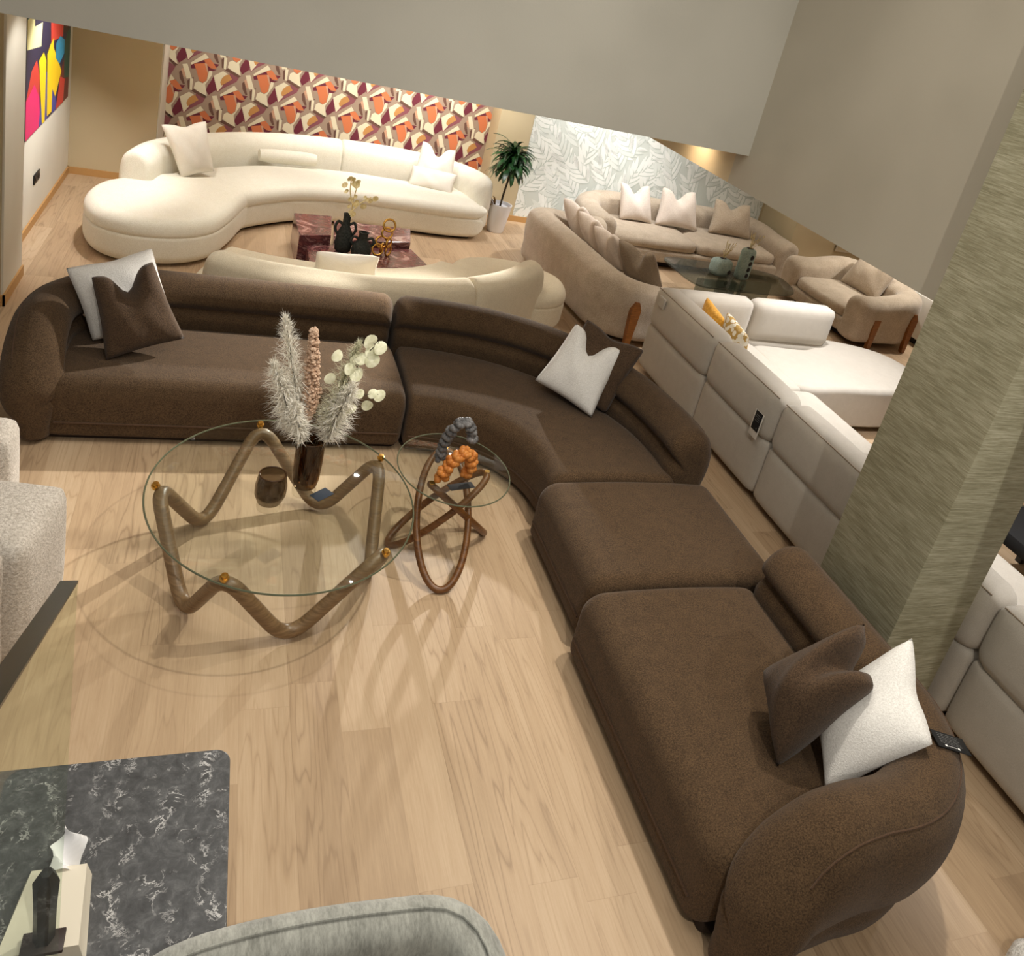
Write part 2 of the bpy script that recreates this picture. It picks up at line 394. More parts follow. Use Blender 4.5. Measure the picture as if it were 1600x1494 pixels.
def pillow(name, corners, T, mat, label, cat='cushion', chop=.0, group=None, chop_u=0, n=22, seed=0, bulge=None):
    """corners TL, TR, BR, BL"""
    TL, TR, BR, BL = [Vector(c) for c in corners]; rng = random.Random(seed)
    nrm = ((TR-BL).cross(TL-BR)).normalized(); up = ((TL+TR)-(BL+BR)).normalized()
    ph = [rng.uniform(0, 6.28) for _ in range(6)]
    T *= 1.25; vs = []; fs = []
    for side in (1, -1):
        for i in range(n+1):
            for j in range(n+1):
                u = -1+2*i/n; v = -1+2*j/n
                u = math.copysign(abs(u)**.8, u); v = math.copysign(abs(v)**.8, v)
                # pull the edges in a little between the corners
                pu = u*(1-.07*(1-v*v)); pv = v*(1-.07*(1-u*u))
                w = (max(0, 1-u*u))**.46*(max(0, 1-v*v))**.46; cr = 1-.035*abs(u*v)**5; pu *= cr; pv *= cr
                p = BL.lerp(BR, (pu+1)/2).lerp(TL.lerp(TR, (pu+1)/2), (pv+1)/2)
                d = math.exp(-((u-chop_u)/.36)**2)*max(0, (v+.35)/1.35)**1.6
                th = T*.5*w*(1-.55*d*min(1, chop*9))*(1+.10*math.sin(3.1*u+ph[0])*math.sin(2.7*v+ph[1])+.05*math.sin(7*u+4*v+ph[2])+.06*max(0, math.sin(9*(u+.6*v)+ph[3]))**6*abs(v))
                p = p-up*chop*d+nrm*th*side-(nrm*chop*.5*d if chop else Vector())
                vs.append(p)
    m = (n+1)*(n+1)
    for sd in (0, 1):
        for i in range(n):
            for j in range(n):
                q = [sd*m+i*(n+1)+j, sd*m+(i+1)*(n+1)+j, sd*m+(i+1)*(n+1)+j+1, sd*m+i*(n+1)+j+1]
                fs.append(tuple(q if sd == 0 else q[::-1]))
    bm = bmesh.new(); bv = [bm.verts.new(v) for v in vs]
    for f in fs:
        try: bm.faces.new([bv[i] for i in f])
        except Exception: pass
    bmesh.ops.remove_doubles(bm, verts=bm.verts[:], dist=.0008); bmesh.ops.recalc_face_normals(bm, faces=bm.faces[:])
    me = bpy.data.meshes.new(name); bm.to_mesh(me); bm.free(); me.materials.append(mat)
    for p in me.polygons: p.use_smooth = True
    return tag(link(bpy.data.objects.new(name, me)), label, cat, group)
def polyplate(name, polys, mats, frame, parent=None):
    """flat coloured shapes laid on each other; polys = [(material index, [(a,b)...], layer)], frame maps (a,b,layer) to 3D"""
    vs = []; fs = []; mi = []
    for m, P, lay in polys:
        k = len(vs); vs += [frame(a, b, lay) for a, b in P]; fs.append(tuple(range(k, k+len(P)))); mi.append(m)
    me = bpy.data.meshes.new(name); me.from_pydata(vs, [], fs)
    for m in mats: me.materials.append(m)
    for p, i in zip(me.polygons, mi): p.material_index = i
    me.update(); return link(bpy.data.objects.new(name, me), parent)

# ------------------------------------------------------------------ room shell
ZC = 2.41; YF = 5.126; XW = 3.45; YB = 10.9; YW = 11.3; YT = 10.37; XL = -1.58
def plate(name, b, m, bev=0): return struct(bbox(name, b, m, None, bev))
plate('floor', (-6, 13, -2.5, 12.2, -.05, 0), M['floor'])
plate('wall_left', (XL-.12, XL, 6.2, YT+.1, 0, ZC), M['wall_white'])
plate('wall_back', (XL-.12, -.715, YT, YW+.2, 0, ZC), M['wall_warm'])
plate('wall_back_middle', (-.715, 3.38, YW, YW+.15, 0, ZC), M['wall_white'])
plate('wall_back_right', (3.38, 12.9, YB, YW+.2, 0, ZC), M['wall_warm'])
plate('trim_1', (-.715, -.70, YT+.05, YW, 0, ZC), M['wall_white'])
plate('wall_pier_left', (-3.2, -1.44, 6.77, 7.38, 0, ZC), M['wall_warm'])
plate('wall_pier_left_side', (-1.44, -1.425, 6.775, 7.38, 0, ZC), M['wall_white'])
plate('wall_pier_right', (7.9, 12.9, 10.0, YB, 0, ZC), M['wall_warm'])
plate('wall_far_left', (-6, -3.2, 6.5, 6.65, 0, ZC), M['wall_warm'])
plate('wall_far_right', (12.8, 12.95, 1.5, 10.0, 0, ZC), M['wall_warm'])
plate('ceiling', (-6, 13, YF+.16, 12.2, ZC, ZC+.15), M['ceiling'])
plate('ceiling_right', (XW+.16, 13, -2.5, YF+.16, ZC, ZC+.15), M['ceiling'])
plate('wall_gallery_front', (-6, XW, YF, YF+.16, ZC, 5.4), M['wall_gallery'])
plate('wall_gallery_right', (XW, XW+.16, -2.5, YF+.16, 2.17, 5.4), M['wall_right'])
plate('wall_bulkhead_right', (XW, XW+.16, YF+.16, YB, 2.17, ZC), M['wall_bulk'])
plate('column', (3.29, 3.75, 2.405, 2.977, 0, 5.4), M['grass'], .006)
for nm, b in (('baseboard_left', (XL, XL+.015, 7.38, YT, 0, .08)), ('baseboard_back', (XL, -.72, YT-.015, YT, 0, .08)),
              ('baseboard_pier', (-1.425, -1.41, 6.755, 7.39, 0, .09)), ('baseboard_pier_front', (-3.2, -1.41, 6.755, 6.77, 0, .09)),
              ('baseboard_back_right', (3.36, 7.9, YB-.015, YB, 0, .08)), ('baseboard_pier_right', (7.885, 12.8, 9.985, 10.0, 0, .08)), ('baseboard_pier_right_side', (7.885, 7.9, 9.985, YB-.015, 0, .08))):
    plate(nm, b, M['base_wood'])

# patterned wallpaper behind the cream sofa
WPC = [plain('wallpaper '+n, c, .8) for n, c in (('taupe ground',(168,146,128)), ('cream',(232,222,194)), ('coral',(214,124,80)), ('burgundy',(112,42,58)), ('ochre',(198,144,84)), ('brown line',(110,78,66)), ('blush',(206,162,134)), ('mauve',(142,84,92)))]
MOT = [(7,[(400,335),(475,375),(455,410),(350,465),(310,497),(290,470),(340,440),(400,380)],1),
 (3,[(380,62),(578,95),(560,118),(500,137),(485,95),(385,92)],1), (3,[(510,240),(535,190),(545,230),(562,300),(500,347),(478,310),(490,270)],1),
 (7,[(535,190),(570,170),(585,260),(562,300),(545,230)],1),
 (3,[(330,535),(430,490),(445,525),(480,565),(527,572),(440,607),(420,562),(335,562)],1),
 (5,[(500,420),(520,400),(530,460),(545,520),(530,520),(505,470)],1),
 (2,[(385,90),(465,85),(490,170),(482,225),(452,247),(425,225),(405,150)],2), (6,[(465,85),(484,90),(496,165),(490,170)],3),
 (1,[(500,145),(525,150),(520,185),(472,260),(478,300),(487,362),(460,350),(385,290),(395,245),(420,232),(452,250),(484,228)],2),
 (5,[(365,312),(468,374),(492,362),(385,297)],2), (5,[(336,228),(356,208),(354,302),(340,292)],2), (1,[(356,208),(381,210),(371,307),(354,302)],3),
 (1,[(278,360),(350,320),(388,345),(342,398),(350,442),(310,492)],2), (4,[(340,440),(330,412),(345,375),(372,352),(398,348),(422,388)],3),
 (1,[(330,515),(440,440),(466,476),(335,531)],3), (2,[(430,492),(472,480),(500,515),(527,563),(482,560),(442,522)],3),
 (6,[(515,400),(530,385),(550,420),(548,470),(530,450)],2), (1,[(525,355),(562,352),(596,470),(556,474)],3), (5,[(596,470),(612,462),(606,492),(585,500)],2)]
def wallpaper():
    polys = [(0, [(-.70,.0),(3.38,.0),(3.38,ZC),(-.70,ZC)], 0)]
    S = .00149
    for i in range(-4, 9):
        for j in range(-1, 11):
            ox = -.35+.72*i+(.36 if j % 2 else 0); oz = 2.5-.3235*j
            for m, P, lay in MOT:
                Q = []
                for x, y in P:
                    dx, dy = x-430, y-160; a = (dx+.07*dy)/1.0133; b = dy-.19*a
                    Q.append((max(-.70, min(3.38, ox+a*S)), max(0, min(ZC-.01, oz-b*S))))
                if max(q[0] for q in Q)-min(q[0] for q in Q) > .004 and max(q[1] for q in Q)-min(q[1] for q in Q) > .004: polys.append((m, Q, lay+len(polys)*.0004))
    o = polyplate('wallpaper', polys, WPC, lambda a, b, l: (a, YW-.002-.0012*l, b)); struct(o)
wallpaper()
def leafpaper():
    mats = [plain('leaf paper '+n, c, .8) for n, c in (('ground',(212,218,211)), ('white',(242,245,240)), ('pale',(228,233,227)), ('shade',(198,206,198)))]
    x0, x1 = 3.86, 7.86; polys = [(0, [(x0,0),(x1,0),(x1,ZC),(x0,ZC)], 0)]
    rng = random.Random(4)
    def leaf(x, z, a, L, w, m, lay):
        P = []
        for t, k in ((0,0),(.2,.6),(.45,1),(.75,.65),(1,0),(.75,-.5),(.45,-.75),(.2,-.5)):
            X, Y = t*L, k*w; P.append((max(x0, min(x1, x+X*math.cos(a)-Y*math.sin(a))), max(0, min(ZC-.01, z+X*math.sin(a)+Y*math.cos(a)))))
        if max(p[0] for p in P)-min(p[0] for p in P) > .01 and max(p[1] for p in P)-min(p[1] for p in P) > .01: polys.append((m, P, lay))
    k = 0
    for i in range(-1, 15):
        for j in range(-1, 11):
            x = x0+i*.29+(.145 if j % 2 else 0); z = j*.24; base = rng.choice((60, 120, 75, 140, 35))+rng.uniform(-12, 12)
            for q in range(4):
                t = q*.09; bx, bz = x+t*math.cos(math.radians(base)), z+t*math.sin(math.radians(base))
                for sg in (-1, 1):
                    a = math.radians(base+sg*(34-4*q)); L = .31-.02*q; k += 1; lay = 1+k*.0022
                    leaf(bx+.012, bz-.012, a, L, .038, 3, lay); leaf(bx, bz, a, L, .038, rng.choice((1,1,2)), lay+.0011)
    struct(polyplate('leaf_wallpaper', polys, mats, lambda a, b, l: (a, YB-.002-.0014*l, b)))
leafpaper()

# painting on the left wall, sockets
def painting():
    t = thing('abstract_painting', 'large unframed abstract canvas of bold colour blocks on the left wall', 'painting', (XL, 9.04, .93))
    bbox('canvas', (.0005, .03, -1.0, .98, 0, 1.14), plain('canvas edge', (60,52,50), .8), t, .004)
    C = [plain('paint '+n, c, .5) for n, c in (('navy',(38,34,60)), ('teal',(24,112,136)), ('cream',(226,220,160)), ('red',(196,58,46)), ('yellow',(244,204,22)), ('pink',(226,34,110)), ('green',(34,78,64)), ('maroon',(104,40,34)), ('blue',(70,70,150)), ('brown',(54,34,34)), ('sky',(40,140,178)))]
    P = [(0,[(0,0),(1,0),(1,1),(0,1)],0), (3,[(0,.30),(.10,.50),(.20,.56),(.27,.40),(.28,0),(.1,0)],1), (5,[(0,0),(.30,0),(.27,.24),(.16,.38),(0,.30)],2), (8,[(.27,.0),(.36,0),(.36,.2),(.30,.2)],2),
      (4,[(.34,.0),(.40,.0),(.40,.50),(.34,.58),(.24,.54)],3), (8,[(.40,0),(.47,0),(.45,.4),(.40,.4)],2), (4,[(.45,.02),(.56,.02),(.56,.64),(.48,.60),(.42,.54)],3), (4,[(.54,.24),(.64,.12),(.78,.30),(.66,.46),(.54,.58)],3), (8,[(.56,0),(.72,0),(.64,.13),(.56,.22)],2),
      (7,[(.70,.0),(1,0),(1,.26),(.86,.40),(.74,.28)],2), (3,[(.66,.0),(.86,.0),(.88,.2),(.76,.26)],3), (10,[(.62,.46),(.72,.38),(.84,.44),(.84,.56),(.72,.62),(.62,.58)],4), (6,[(.86,.22),(1,.18),(1,.62),(.92,.62),(.84,.52)],3),
      (3,[(.50,.62),(.80,.60),(.80,.82),(.48,.84)],2), (2,[(.0,.68),(.28,.64),(.30,.82),(.14,.82),(.14,.90),(0,.90)],2), (1,[(0,.90),(.30,.92),(.24,1),(0,1)],2), (2,[(.46,.84),(.80,.82),(.80,1),(.60,1),(.40,.92)],2), (1,[(.30,.84),(.46,.84),(.52,1),(.26,1)],1),
      (9,[(.80,.62),(1,.62),(1,1),(.80,1)],1), (7,[(.86,.66),(.97,.66),(.97,.92),(.86,.90)],2)]
    polyplate('painted_face', [(m, [(a*1.96-.99, b*1.12+.01) for a, b in Q], l+.02*i) for i, (m, Q, l) in enumerate(P)], C, lambda a, b, l: (.0315+.0008*l, a, b), t)
painting()
t = thing('wall_socket', 'black double wall socket below the painting on the left wall', 'socket', (XL, 8.70, .435))
bbox('plate', (.0, .012, -.12, .12, -.045, .045), M['black'], t, .003)
for y in (-.055, .055):
    vs, fs = lathe([(.026,0),(.026,.004),(.02,.004),(.02,.001)], seg=16); mk('socket_ring', [(.012+z, y+x, yy) for x, yy, z in vs], fs, M['darkbrown'], t)

# ------------------------------------------------------------------ brown sectional
BACK = smoothprof([(-.06,.045),(-.10,.14),(-.095,.24),(-.15,.34),(-.17,.50),(-.135,.65),(-.04,.735),(.07,.725),(.145,.655),(.16,.585),(.105,.525),(.12,.50),(.15,.465),(.145,.38),(.12,.20),(.10,.045)])
def seam_on(path, n, z, name, parent, r=.006, mat=None, zs=None, a=0, b=0):
    P = resample([(p[0], p[1], 0) for p in path], .05); out = []
    for i, p in enumerate(P):
        t = (P[min(i+1, len(P)-1)]-P[max(i-1, 0)]).normalized(); out.append((p.x-t.y*n, p.y+t.x*n, z*(zs(i/(len(P)-1)) if zs else 1)))
    out = out[a:len(out)-b]; vs, fs = tube(out, r, seg=6); return mk(name, vs, fs, mat or M['brown_pipe'], parent)
def brown_module(label, seat_path, n0, n1, seat_caps=(.07,.07), back=None, back_caps=(.1,.1), zc=.2, front_n=None, seamtrim=(.06,.06), zs=None):
    t = thing('sectional_sofa_module', label, 'sofa')
    def L(o): o.parent = t; return o
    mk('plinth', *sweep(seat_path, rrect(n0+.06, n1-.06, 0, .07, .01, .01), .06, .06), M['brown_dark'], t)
    mk('seat_cushion', *sweep(seat_path, rrect(n0, n1, .045, .415, .105, .03, .022), *seat_caps), M['brown'], t)
    if front_n is not None:
        P = resample([(p[0], p[1], 0) for p in seat_path], .03); P = [(p.x, p.y) for p in P]; k = int(seamtrim[0]/.03); k2 = int(seamtrim[1]/.03)
        seam_on(P[k:len(P)-k2], front_n, .145, 'front_seam', t)
    if back:
        mk('backrest', *sweep(back, BACK, back_caps[0], back_caps[1], zc, zs=zs), M['brown'], t)
        bp = min(BACK, key=lambda p: abs(p[0]+.105)+(0 if p[1] > .6 else 9)); seam_on(back, bp[0], bp[1], 'top_piping', t, .0045, None, zs, 3, 3)
    return t
def arc(cx, cy, rx, ry, a0, a1, n, e=2.0):
    out = []
    for i in range(n+1):
        a = math.radians(a0+(a1-a0)*i/n); c, s = math.cos(a), math.sin(a)
        out.append((cx+rx*math.copysign(abs(c)**(2/e), c), cy+ry*math.copysign(abs(s)**(2/e), s)))
    return out
rear_back = [(1.315, 5.94), (.6, 5.95), (-.1, 5.96)] + arc(-.34, 5.38, .58, .58, 90, 180, 12) + [(-.92, 5.2), (-.905, 5.02), (-.86, 4.87)]
def armz(q):
    u = min(1, q/.17); return .56+.44*(math.sin(u*PI/2))**1.1
m1 = brown_module('long brown wool sofa section with rounded arm at its left end', [(-.86,5.36),(1.32,5.36)], -.445, .45, (.10,.06), rear_back, (.09,.13), .22, -.448, (.1,.04), zs=lambda q: armz(1-q))
curve_seat = [(1.345,5.36)] + arc(1.33, 4.13, 1.23, 1.23, 90, 0, 24, 2.1)[1:] + [(2.56, 4.04)]
curve_back = [(3.055, 4.05), (3.06, 4.2)] + arc(1.33, 4.13, 1.735, 1.80, 0, 90, 26, 2.35)[1:-1] + [(1.40, 5.94), (1.345, 5.94)]
m2 = brown_module('curved brown wool corner sofa section with low rounded back', curve_seat, -.47, .44, (.05,.05), curve_back, (.10,.09), .22, -.473, (.04,.04))
m3 = brown_module('brown wool ottoman section without a backrest between the two seats', [(2.585,3.09),(2.585,4.02)], -.62, .60, (.07,.07), None, front_n=.603)
end_back = [(1.95,1.46),(2.15,1.525),(2.45,1.56)] + arc(2.55, 2.06, .50, .50, -90, 0, 12) + [(3.055,2.3),(3.055,3.03)]
m4 = brown_module('brown wool end sofa section with rounded arm nearest the column', [(2.47,1.60),(2.47,3.06)], -.50, .56, (.10,.07), end_back, (.13,.10), .22, .563, (.10,.06), zs=armz)

BP = 'loose cushions on the brown sofa'
pillow('scatter_cushion', [(-.84,5.53,.88),(-.37,5.80,.975),(-.17,5.64,.50),(-.65,5.40,.44)], .17, M['white_pillow'], 'white boucle cushion in the left corner behind a brown one', chop=.01, group=BP, seed=1)
pillow('scatter_cushion', [(-.68,5.42,.885),(-.345,5.54,.985),(-.10,5.33,.545),(-.545,5.17,.43)], .19, M['brown_pillow'], 'brown wool cushion with dented top leaning on a white one at left', chop=.13, group=BP, seed=2)
pillow('scatter_cushion', [(2.61,5.24,1.0),(2.985,4.93,.92),(2.76,4.82,.43),(2.36,5.11,.49)], .16, M['brown_pillow'], 'brown wool cushion mostly hidden behind the white one on the curved section', chop=.03, group=BP, seed=3)
pillow('scatter_cushion', [(2.52,5.22,.965),(2.845,4.97,.89),(2.61,4.74,.435),(2.24,5.07,.54)], .17, M['white_pillow'], 'white boucle cushion standing on its corner on the curved section', chop=.11, group=BP, seed=4)
pillow('scatter_cushion', [(2.95,2.06,1.0),(2.83,1.69,.80),(2.52,1.80,.43),(2.66,2.16,.56)], .17, M['white_pillow'], 'white boucle cushion leaning in the corner of the nearest brown arm', chop=.02, group=BP, seed=5)
pillow('scatter_cushion', [(2.76,2.15,1.0),(2.69,1.93,.875),(2.37,1.94,.43),(2.44,2.28,.62)], .31, M['brown_pillow'], 'brown wool cushion propped on its side against a white one near the arm', chop=.10, group=BP, seed=6)

def text_lines(t, rows, frame, mat, name):
    vs = []; fs = []
    for (a0, a1, b0, b1) in rows:
        k = len(vs); vs += [frame(a0,b0), frame(a1,b0), frame(a1,b1), frame(a0,b1)]; fs.append((k,k+1,k+2,k+3))
    return mk(name, vs, fs, mat, t, False)
def price_tag():
    t = thing('black_price_tag', 'black rectangular price tag lying on the corner of the brown sofa back', 'price tag', (2.99,1.735,.738))
    t.rotation_euler = (math.radians(2), math.radians(12), math.radians(-14))
    bbox('card', (-.085,.085,-.04,.04,0,.004), M['black_card'], t, .001)
    rows = []
    rng = random.Random(3)
    for i in range(6):
        y = .028-.0085*i; x = -.06
        while x < .045:
            w = rng.uniform(.012, .03); rows.append((x, min(x+w, .05), y-.0012, y+.0012)); x += w+.004
    text_lines(t, rows, lambda a, b: (a, b, .0046), M['ink'], 'printed_lines')
    text_lines(t, [(-.045,-.033,-.031,-.022),(.02,.032,-.031,-.022),(-.03,.015,-.0275,-.0255)], lambda a, b: (a, b, .0046), M['ink_white'], 'printed_marks')
price_tag()

# ------------------------------------------------------------------ big glass coffee table
def fillet(P, r, n=8):
    P = [Vector(p) for p in P]; N = len(P); out = []
    for i in range(N):
        a, b, c = P[i-1], P[i], P[(i+1)%N]; ra = min(r, (a-b).length*.45); rc = min(r, (c-b).length*.45)
        p0 = b+(a-b).normalized()*ra; p2 = b+(c-b).normalized()*rc
        for k in range(n+1):
            u = k/n; out.append(p0*(1-u)**2+b*2*u*(1-u)+p2*u*u)
    return out
def disc(c, r, h, seg=96, k=.9, a=.13):
    vs, fs = lathe([(r-.004,0),(r,.003),(r,h-.003),(r-.004,h)], (0,0,0), seg); return [oval(c, x, y, z, k, a) for x, y, z in vs], fs
def oval(c, x, y, z, k, a):
    x *= k; return (c[0]+x*math.cos(a)-y*math.sin(a), c[1]+x*math.sin(a)+y*math.cos(a), c[2]+z)
def rim(c, r, h, k=.9, a=.13, n=96): return [oval(c, r*math.cos(2*PI*i/n), r*math.sin(2*PI*i/n), h, k, a) for i in range(n)]
def coffee_table():
    t = thing('glass_coffee_table', 'large round glass coffee table on a zigzag wooden tube frame', 'coffee table')
    tops = [(-.15,3.90),(.19,3.21),(.94,3.36),(1.03,4.20),(.36,4.52)]; lows = [(.04,3.46),(.51,3.25),(.97,3.72),(.73,4.25),(.10,4.12)]
    P = []
    for a, b in zip(tops, lows): P += [(a[0], a[1], .436), (b[0], b[1], -.006)]
    P = fillet(P, .15); vs, fs = tube(resample(P, .02, True), .0355, True, 14); mk('zigzag_frame', vs, fs, M['taupe_wood'], t)
    for a in tops: mk('brass_cap', *lathe([(.015,0),(.015,.012),(.022,.013),(.022,.022),(.015,.023),(.015,.036),(.0,.037)], (a[0], a[1], .405), 16), M['gold'], t)
    c = (.472, 3.816, .424)
    vs, fs = disc(c, .742, .012); g = mk('glass_top', vs, fs, M['glass'], t)
    mk('glass_edge', *tube(rim(c, .7425, .006), .0048, True, 6), M['glass_rim'], t)
coffee_table()
def side_table():
    t = thing('glass_side_table', 'small round glass side table on three interlocking walnut loops', 'side table')
    for lo, hi, w in (((1.33,3.53),(1.40,4.18),.15), ((1.10,3.93),(1.60,3.94),.11), ((1.70,4.03),(1.25,3.82),.09)):
        a = Vector((*lo, .02)); b = Vector((*hi, .50)); c = (a+b)/2; ax = (b-a)/2; sd = Vector((-(b-a).y, (b-a).x, 0)).normalized()*w
        P = [c+ax*math.cos(q)+sd*math.sin(q) for q in (2*PI*k/72 for k in range(72))]
        vs, fs = tube(P, .0205, True, 12); mk('walnut_loop', vs, fs, M['walnut'], t)
        mk('brass_cap', *lathe([(.012,0),(.012,.012),(.016,.013),(.016,.026),(0,.026)], (hi[0], hi[1], .495), 14), M['gold'], t)
    c = (1.401, 3.956, .521)
    mk('glass_top', *disc(c, .363, .010, 72, .885), M['glass'], t)
    mk('glass_edge', *tube(rim(c, .3635, .005, .885), .004, True, 6), M['glass_rim'], t)
side_table()
ZT = .4362
def rib(q, z): return 1+.018*abs(math.sin(q*14))
t = thing('glass_vase', 'tall smoky amber ribbed glass vase holding dried flowers', 'vase', (.565,3.83,ZT))
mk('vase_body', *lathe([(.035,.045),(.058,.055),(.068,.10),(.072,.20),(.070,.33),(.064,.33),(.064,.20),(.058,.09),(.03,.07)], seg=84, rfun=rib), M['amber_glass'], t)
mk('rim', *tube([(.067*math.cos(2*PI*k/40), .067*math.sin(2*PI*k/40), .331) for k in range(40)], .0042, True, 8), M['dark_rim'], t)
mk('clear_foot', *lathe([(.050,0),(.060,.006),(.062,.03),(.056,.05),(.0,.052)], seg=40), M['clear_glass'], t)
t = thing('glass_tumbler', 'short round smoky ribbed glass vase beside the tall one', 'vase', (.385,3.70,ZT))
mk('vase_body', *lathe([(.03,.03),(.058,.045),(.075,.09),(.077,.14),(.066,.205),(.060,.205),(.068,.14),(.064,.08),(.03,.05)], seg=84, rfun=rib), M['grey_glass'], t)
mk('rim', *tube([(.063*math.cos(2*PI*k/40), .063*math.sin(2*PI*k/40), .206) for k in range(40)], .0042, True, 8), M['dark_rim'], t)
mk('clear_foot', *lathe([(.048,0),(.058,.006),(.060,.02),(.052,.035),(.0,.036)], seg=40), M['clear_glass'], t)

def plume(name, base, tip, w, mat, label, cat='dried flower', n=900, fl=.05, seed=0, droop=.2, group=None, lo=.25):
    """feathery plume: hair-thin blades along a bent stem"""
    rng = random.Random(seed); b, e = Vector(base), Vector(tip); t = thing(name, label, cat, base, group=group)
    mid = b.lerp(e, .5)+Vector((0,0,.03)); P = catmull([b, b.lerp(e,.3), mid, e], 8); P = [p-b for p in P]
    mk('stem', *tube(P, .0028, seg=6), M['stem'] if mat is not M['pinkplume'] else mat, t)
    vs = []; fs = []
    ax = (e-b).normalized(); sx = ax.orthogonal().normalized(); sy = ax.cross(sx)
    for i in range(n):
        s = lo+(1-lo)*rng.random()**.9; k = s*(len(P)-1); j = min(int(k), len(P)-2); p = P[j].lerp(P[j+1], k-j)
        q = rng.uniform(0, 2*PI); env = math.sin(PI*min(1, (s-lo)/(1-lo)*.86+.12))**.7
        r = w*env*rng.uniform(.4, 1.1); out = sx*math.cos(q)+sy*math.sin(q)
        d1 = p+out*r*.55+ax*fl*rng.uniform(.2,.8); d2 = p+out*r+ax*fl*rng.uniform(.3,1.3)+Vector((0,0,-droop*r))
        tn = ax.cross(out)*rng.uniform(.0009,.0018); d2 = d2+Vector((rng.uniform(-.012,.012), rng.uniform(-.012,.012), rng.uniform(-.012,.012)))
        kk = len(vs); vs += [p-tn, p+tn, d1+tn, d1-tn, d2]; fs += [(kk,kk+1,kk+2,kk+3),(kk+3,kk+2,kk+4)]
    mk('plume', vs, fs, mat, t, False); return t
VT = (.565, 3.83, ZT+.08)
DF = 'dried stems in the glass vase'
plume('pampas_grass', VT, (.36,3.86,1.41), .105, M['plume'], 'tall white feathery pampas plume at the left of the vase', seed=1, group=DF, n=1500, lo=.46)
plume('pampas_grass', (.558,3.835,ZT+.09), (.33,3.80,1.20), .11, M['plume'], 'shorter white feathery pampas plume leaning far left in the vase', seed=2, group=DF, n=1300, lo=.50)
plume('pampas_grass', (.562,3.822,ZT+.09), (.44,3.70,1.04), .085, M['plume'], 'small white feathery plume low on the left of the vase', seed=6, group=DF, n=700, lo=.60)
plume('pampas_grass', (.575,3.83,ZT+.08), (.72,3.86,1.30), .115, M['greenplume'], 'wide pale greenish plume at the right of the vase', seed=3, group=DF, n=1500, lo=.44)
plume('pampas_grass', (.572,3.82,ZT+.09), (.71,3.76,1.12), .11, M['plume'], 'fluffy white plume below the eucalyptus at right of the vase', seed=4, group=DF, n=1300, lo=.50)
def amaranth():
    t = thing('dried_amaranth', 'dusty pink thick dried flower spike in the middle of the vase', 'dried flower', VT, group=DF)
    P = catmull([(0,0,0),(-.03,.0,.30),(-.04,.0,.55),(-.075,.0,.88)], 14); mk('stem', *tube(P[:24], .003, seg=6), M['stem'], t)
    m = MB(); rng = random.Random(5)
    for i in range(760):
        s = .42+.58*rng.random(); k = s*(len(P)-1); j = min(int(k), len(P)-2); p = P[j].lerp(P[j+1], k-j)
        w = .060*min(1, (s-.38)*4)*(1-.72*max(0, s-.5)/.5); q = rng.uniform(0, 2*PI); c = p+Vector((math.cos(q)*w*rng.uniform(.5,1), math.sin(q)*w*rng.uniform(.5,1), 0))
        r = rng.uniform(.005,.011); vs, fs = lathe([(r*.5,-r*.8),(r,0),(r*.5,r*.8)], c, 7); m.add(vs, fs)
    m.build('flower_spike', M['pinkplume'], t)
amaranth()
def eucalyptus(tips, label, seed, size=.036):
    rng = random.Random(seed); t = thing('eucalyptus_branch', label, 'dried flower', VT, group=DF); b = Vector(VT)
    main = tips[0]; P = catmull([(0,0,0)]+[tuple(Vector(p)-b) for p in main], 10)
    mk('stem', *tube(P, .0022, seg=6), M['stem'], t)
    for c in tips[1]:
        c = Vector(c[:3])-b; r = size*rng.uniform(.8, 1.15)
        nv = Vector((rng.uniform(-.45,.45), -1, rng.uniform(.1,.9))).normalized(); x = nv.orthogonal().normalized(); y = nv.cross(x); q0 = rng.uniform(0,6.28)
        vs = [c+nv*.004]; fs = []
        for k in range(14):
            q = 2*PI*k/14; vs.append(c+x*math.cos(q)*r+y*math.sin(q)*r*.82+nv*(.006*math.cos(q*2+q0)))
        fs = [(0, 1+k, 1+(k+1)%14) for k in range(14)]; mk('leaf', vs, fs, M['euc'], t)
        near = min(P, key=lambda p: (p-c).length)
        if (near-c).length > .015: mk('leaf_stalk', *tube([near, near.lerp(c,.5)+Vector((0,0,.004)), c-nv*.002], .0012, seg=5), M['stem'], t)
eucalyptus(([(.60,3.84,.75),(.68,3.85,1.05),(.76,3.85,1.25),(.82,3.85,1.34)], [(.775,3.84,1.345),(.83,3.84,1.315),(.79,3.85,1.285),(.745,3.83,1.25),(.80,3.83,1.245),(.715,3.83,1.245),(.625,3.84,1.255),(.605,3.82,1.135),(.69,3.81,1.20),(.73,3.81,1.17)]), 'bleached round leaf eucalyptus branch rising at right of the vase', 2)
eucalyptus(([(.59,3.84,.75),(.66,3.84,.92),(.74,3.84,1.02),(.85,3.84,1.05)], [(.765,3.83,1.05),(.815,3.83,.985),(.835,3.84,1.05),(.87,3.84,1.04),(.70,3.82,.95),(.665,3.81,.94),(.735,3.82,.965),(.63,3.82,.91)]), 'bleached round leaf eucalyptus branch low at right over the vase', 3, .032)
tag(bbox('price_card', (-.055,.055,-.035,.035,0,.003), M['blue_card'], None, .001), 'slate blue price card on the glass beside the tall vase', 'price card')
o = bpy.data.objects['price_card']; o.location = (.66,3.815,ZT+.001); o.rotation_euler = (0,0,math.radians(38))

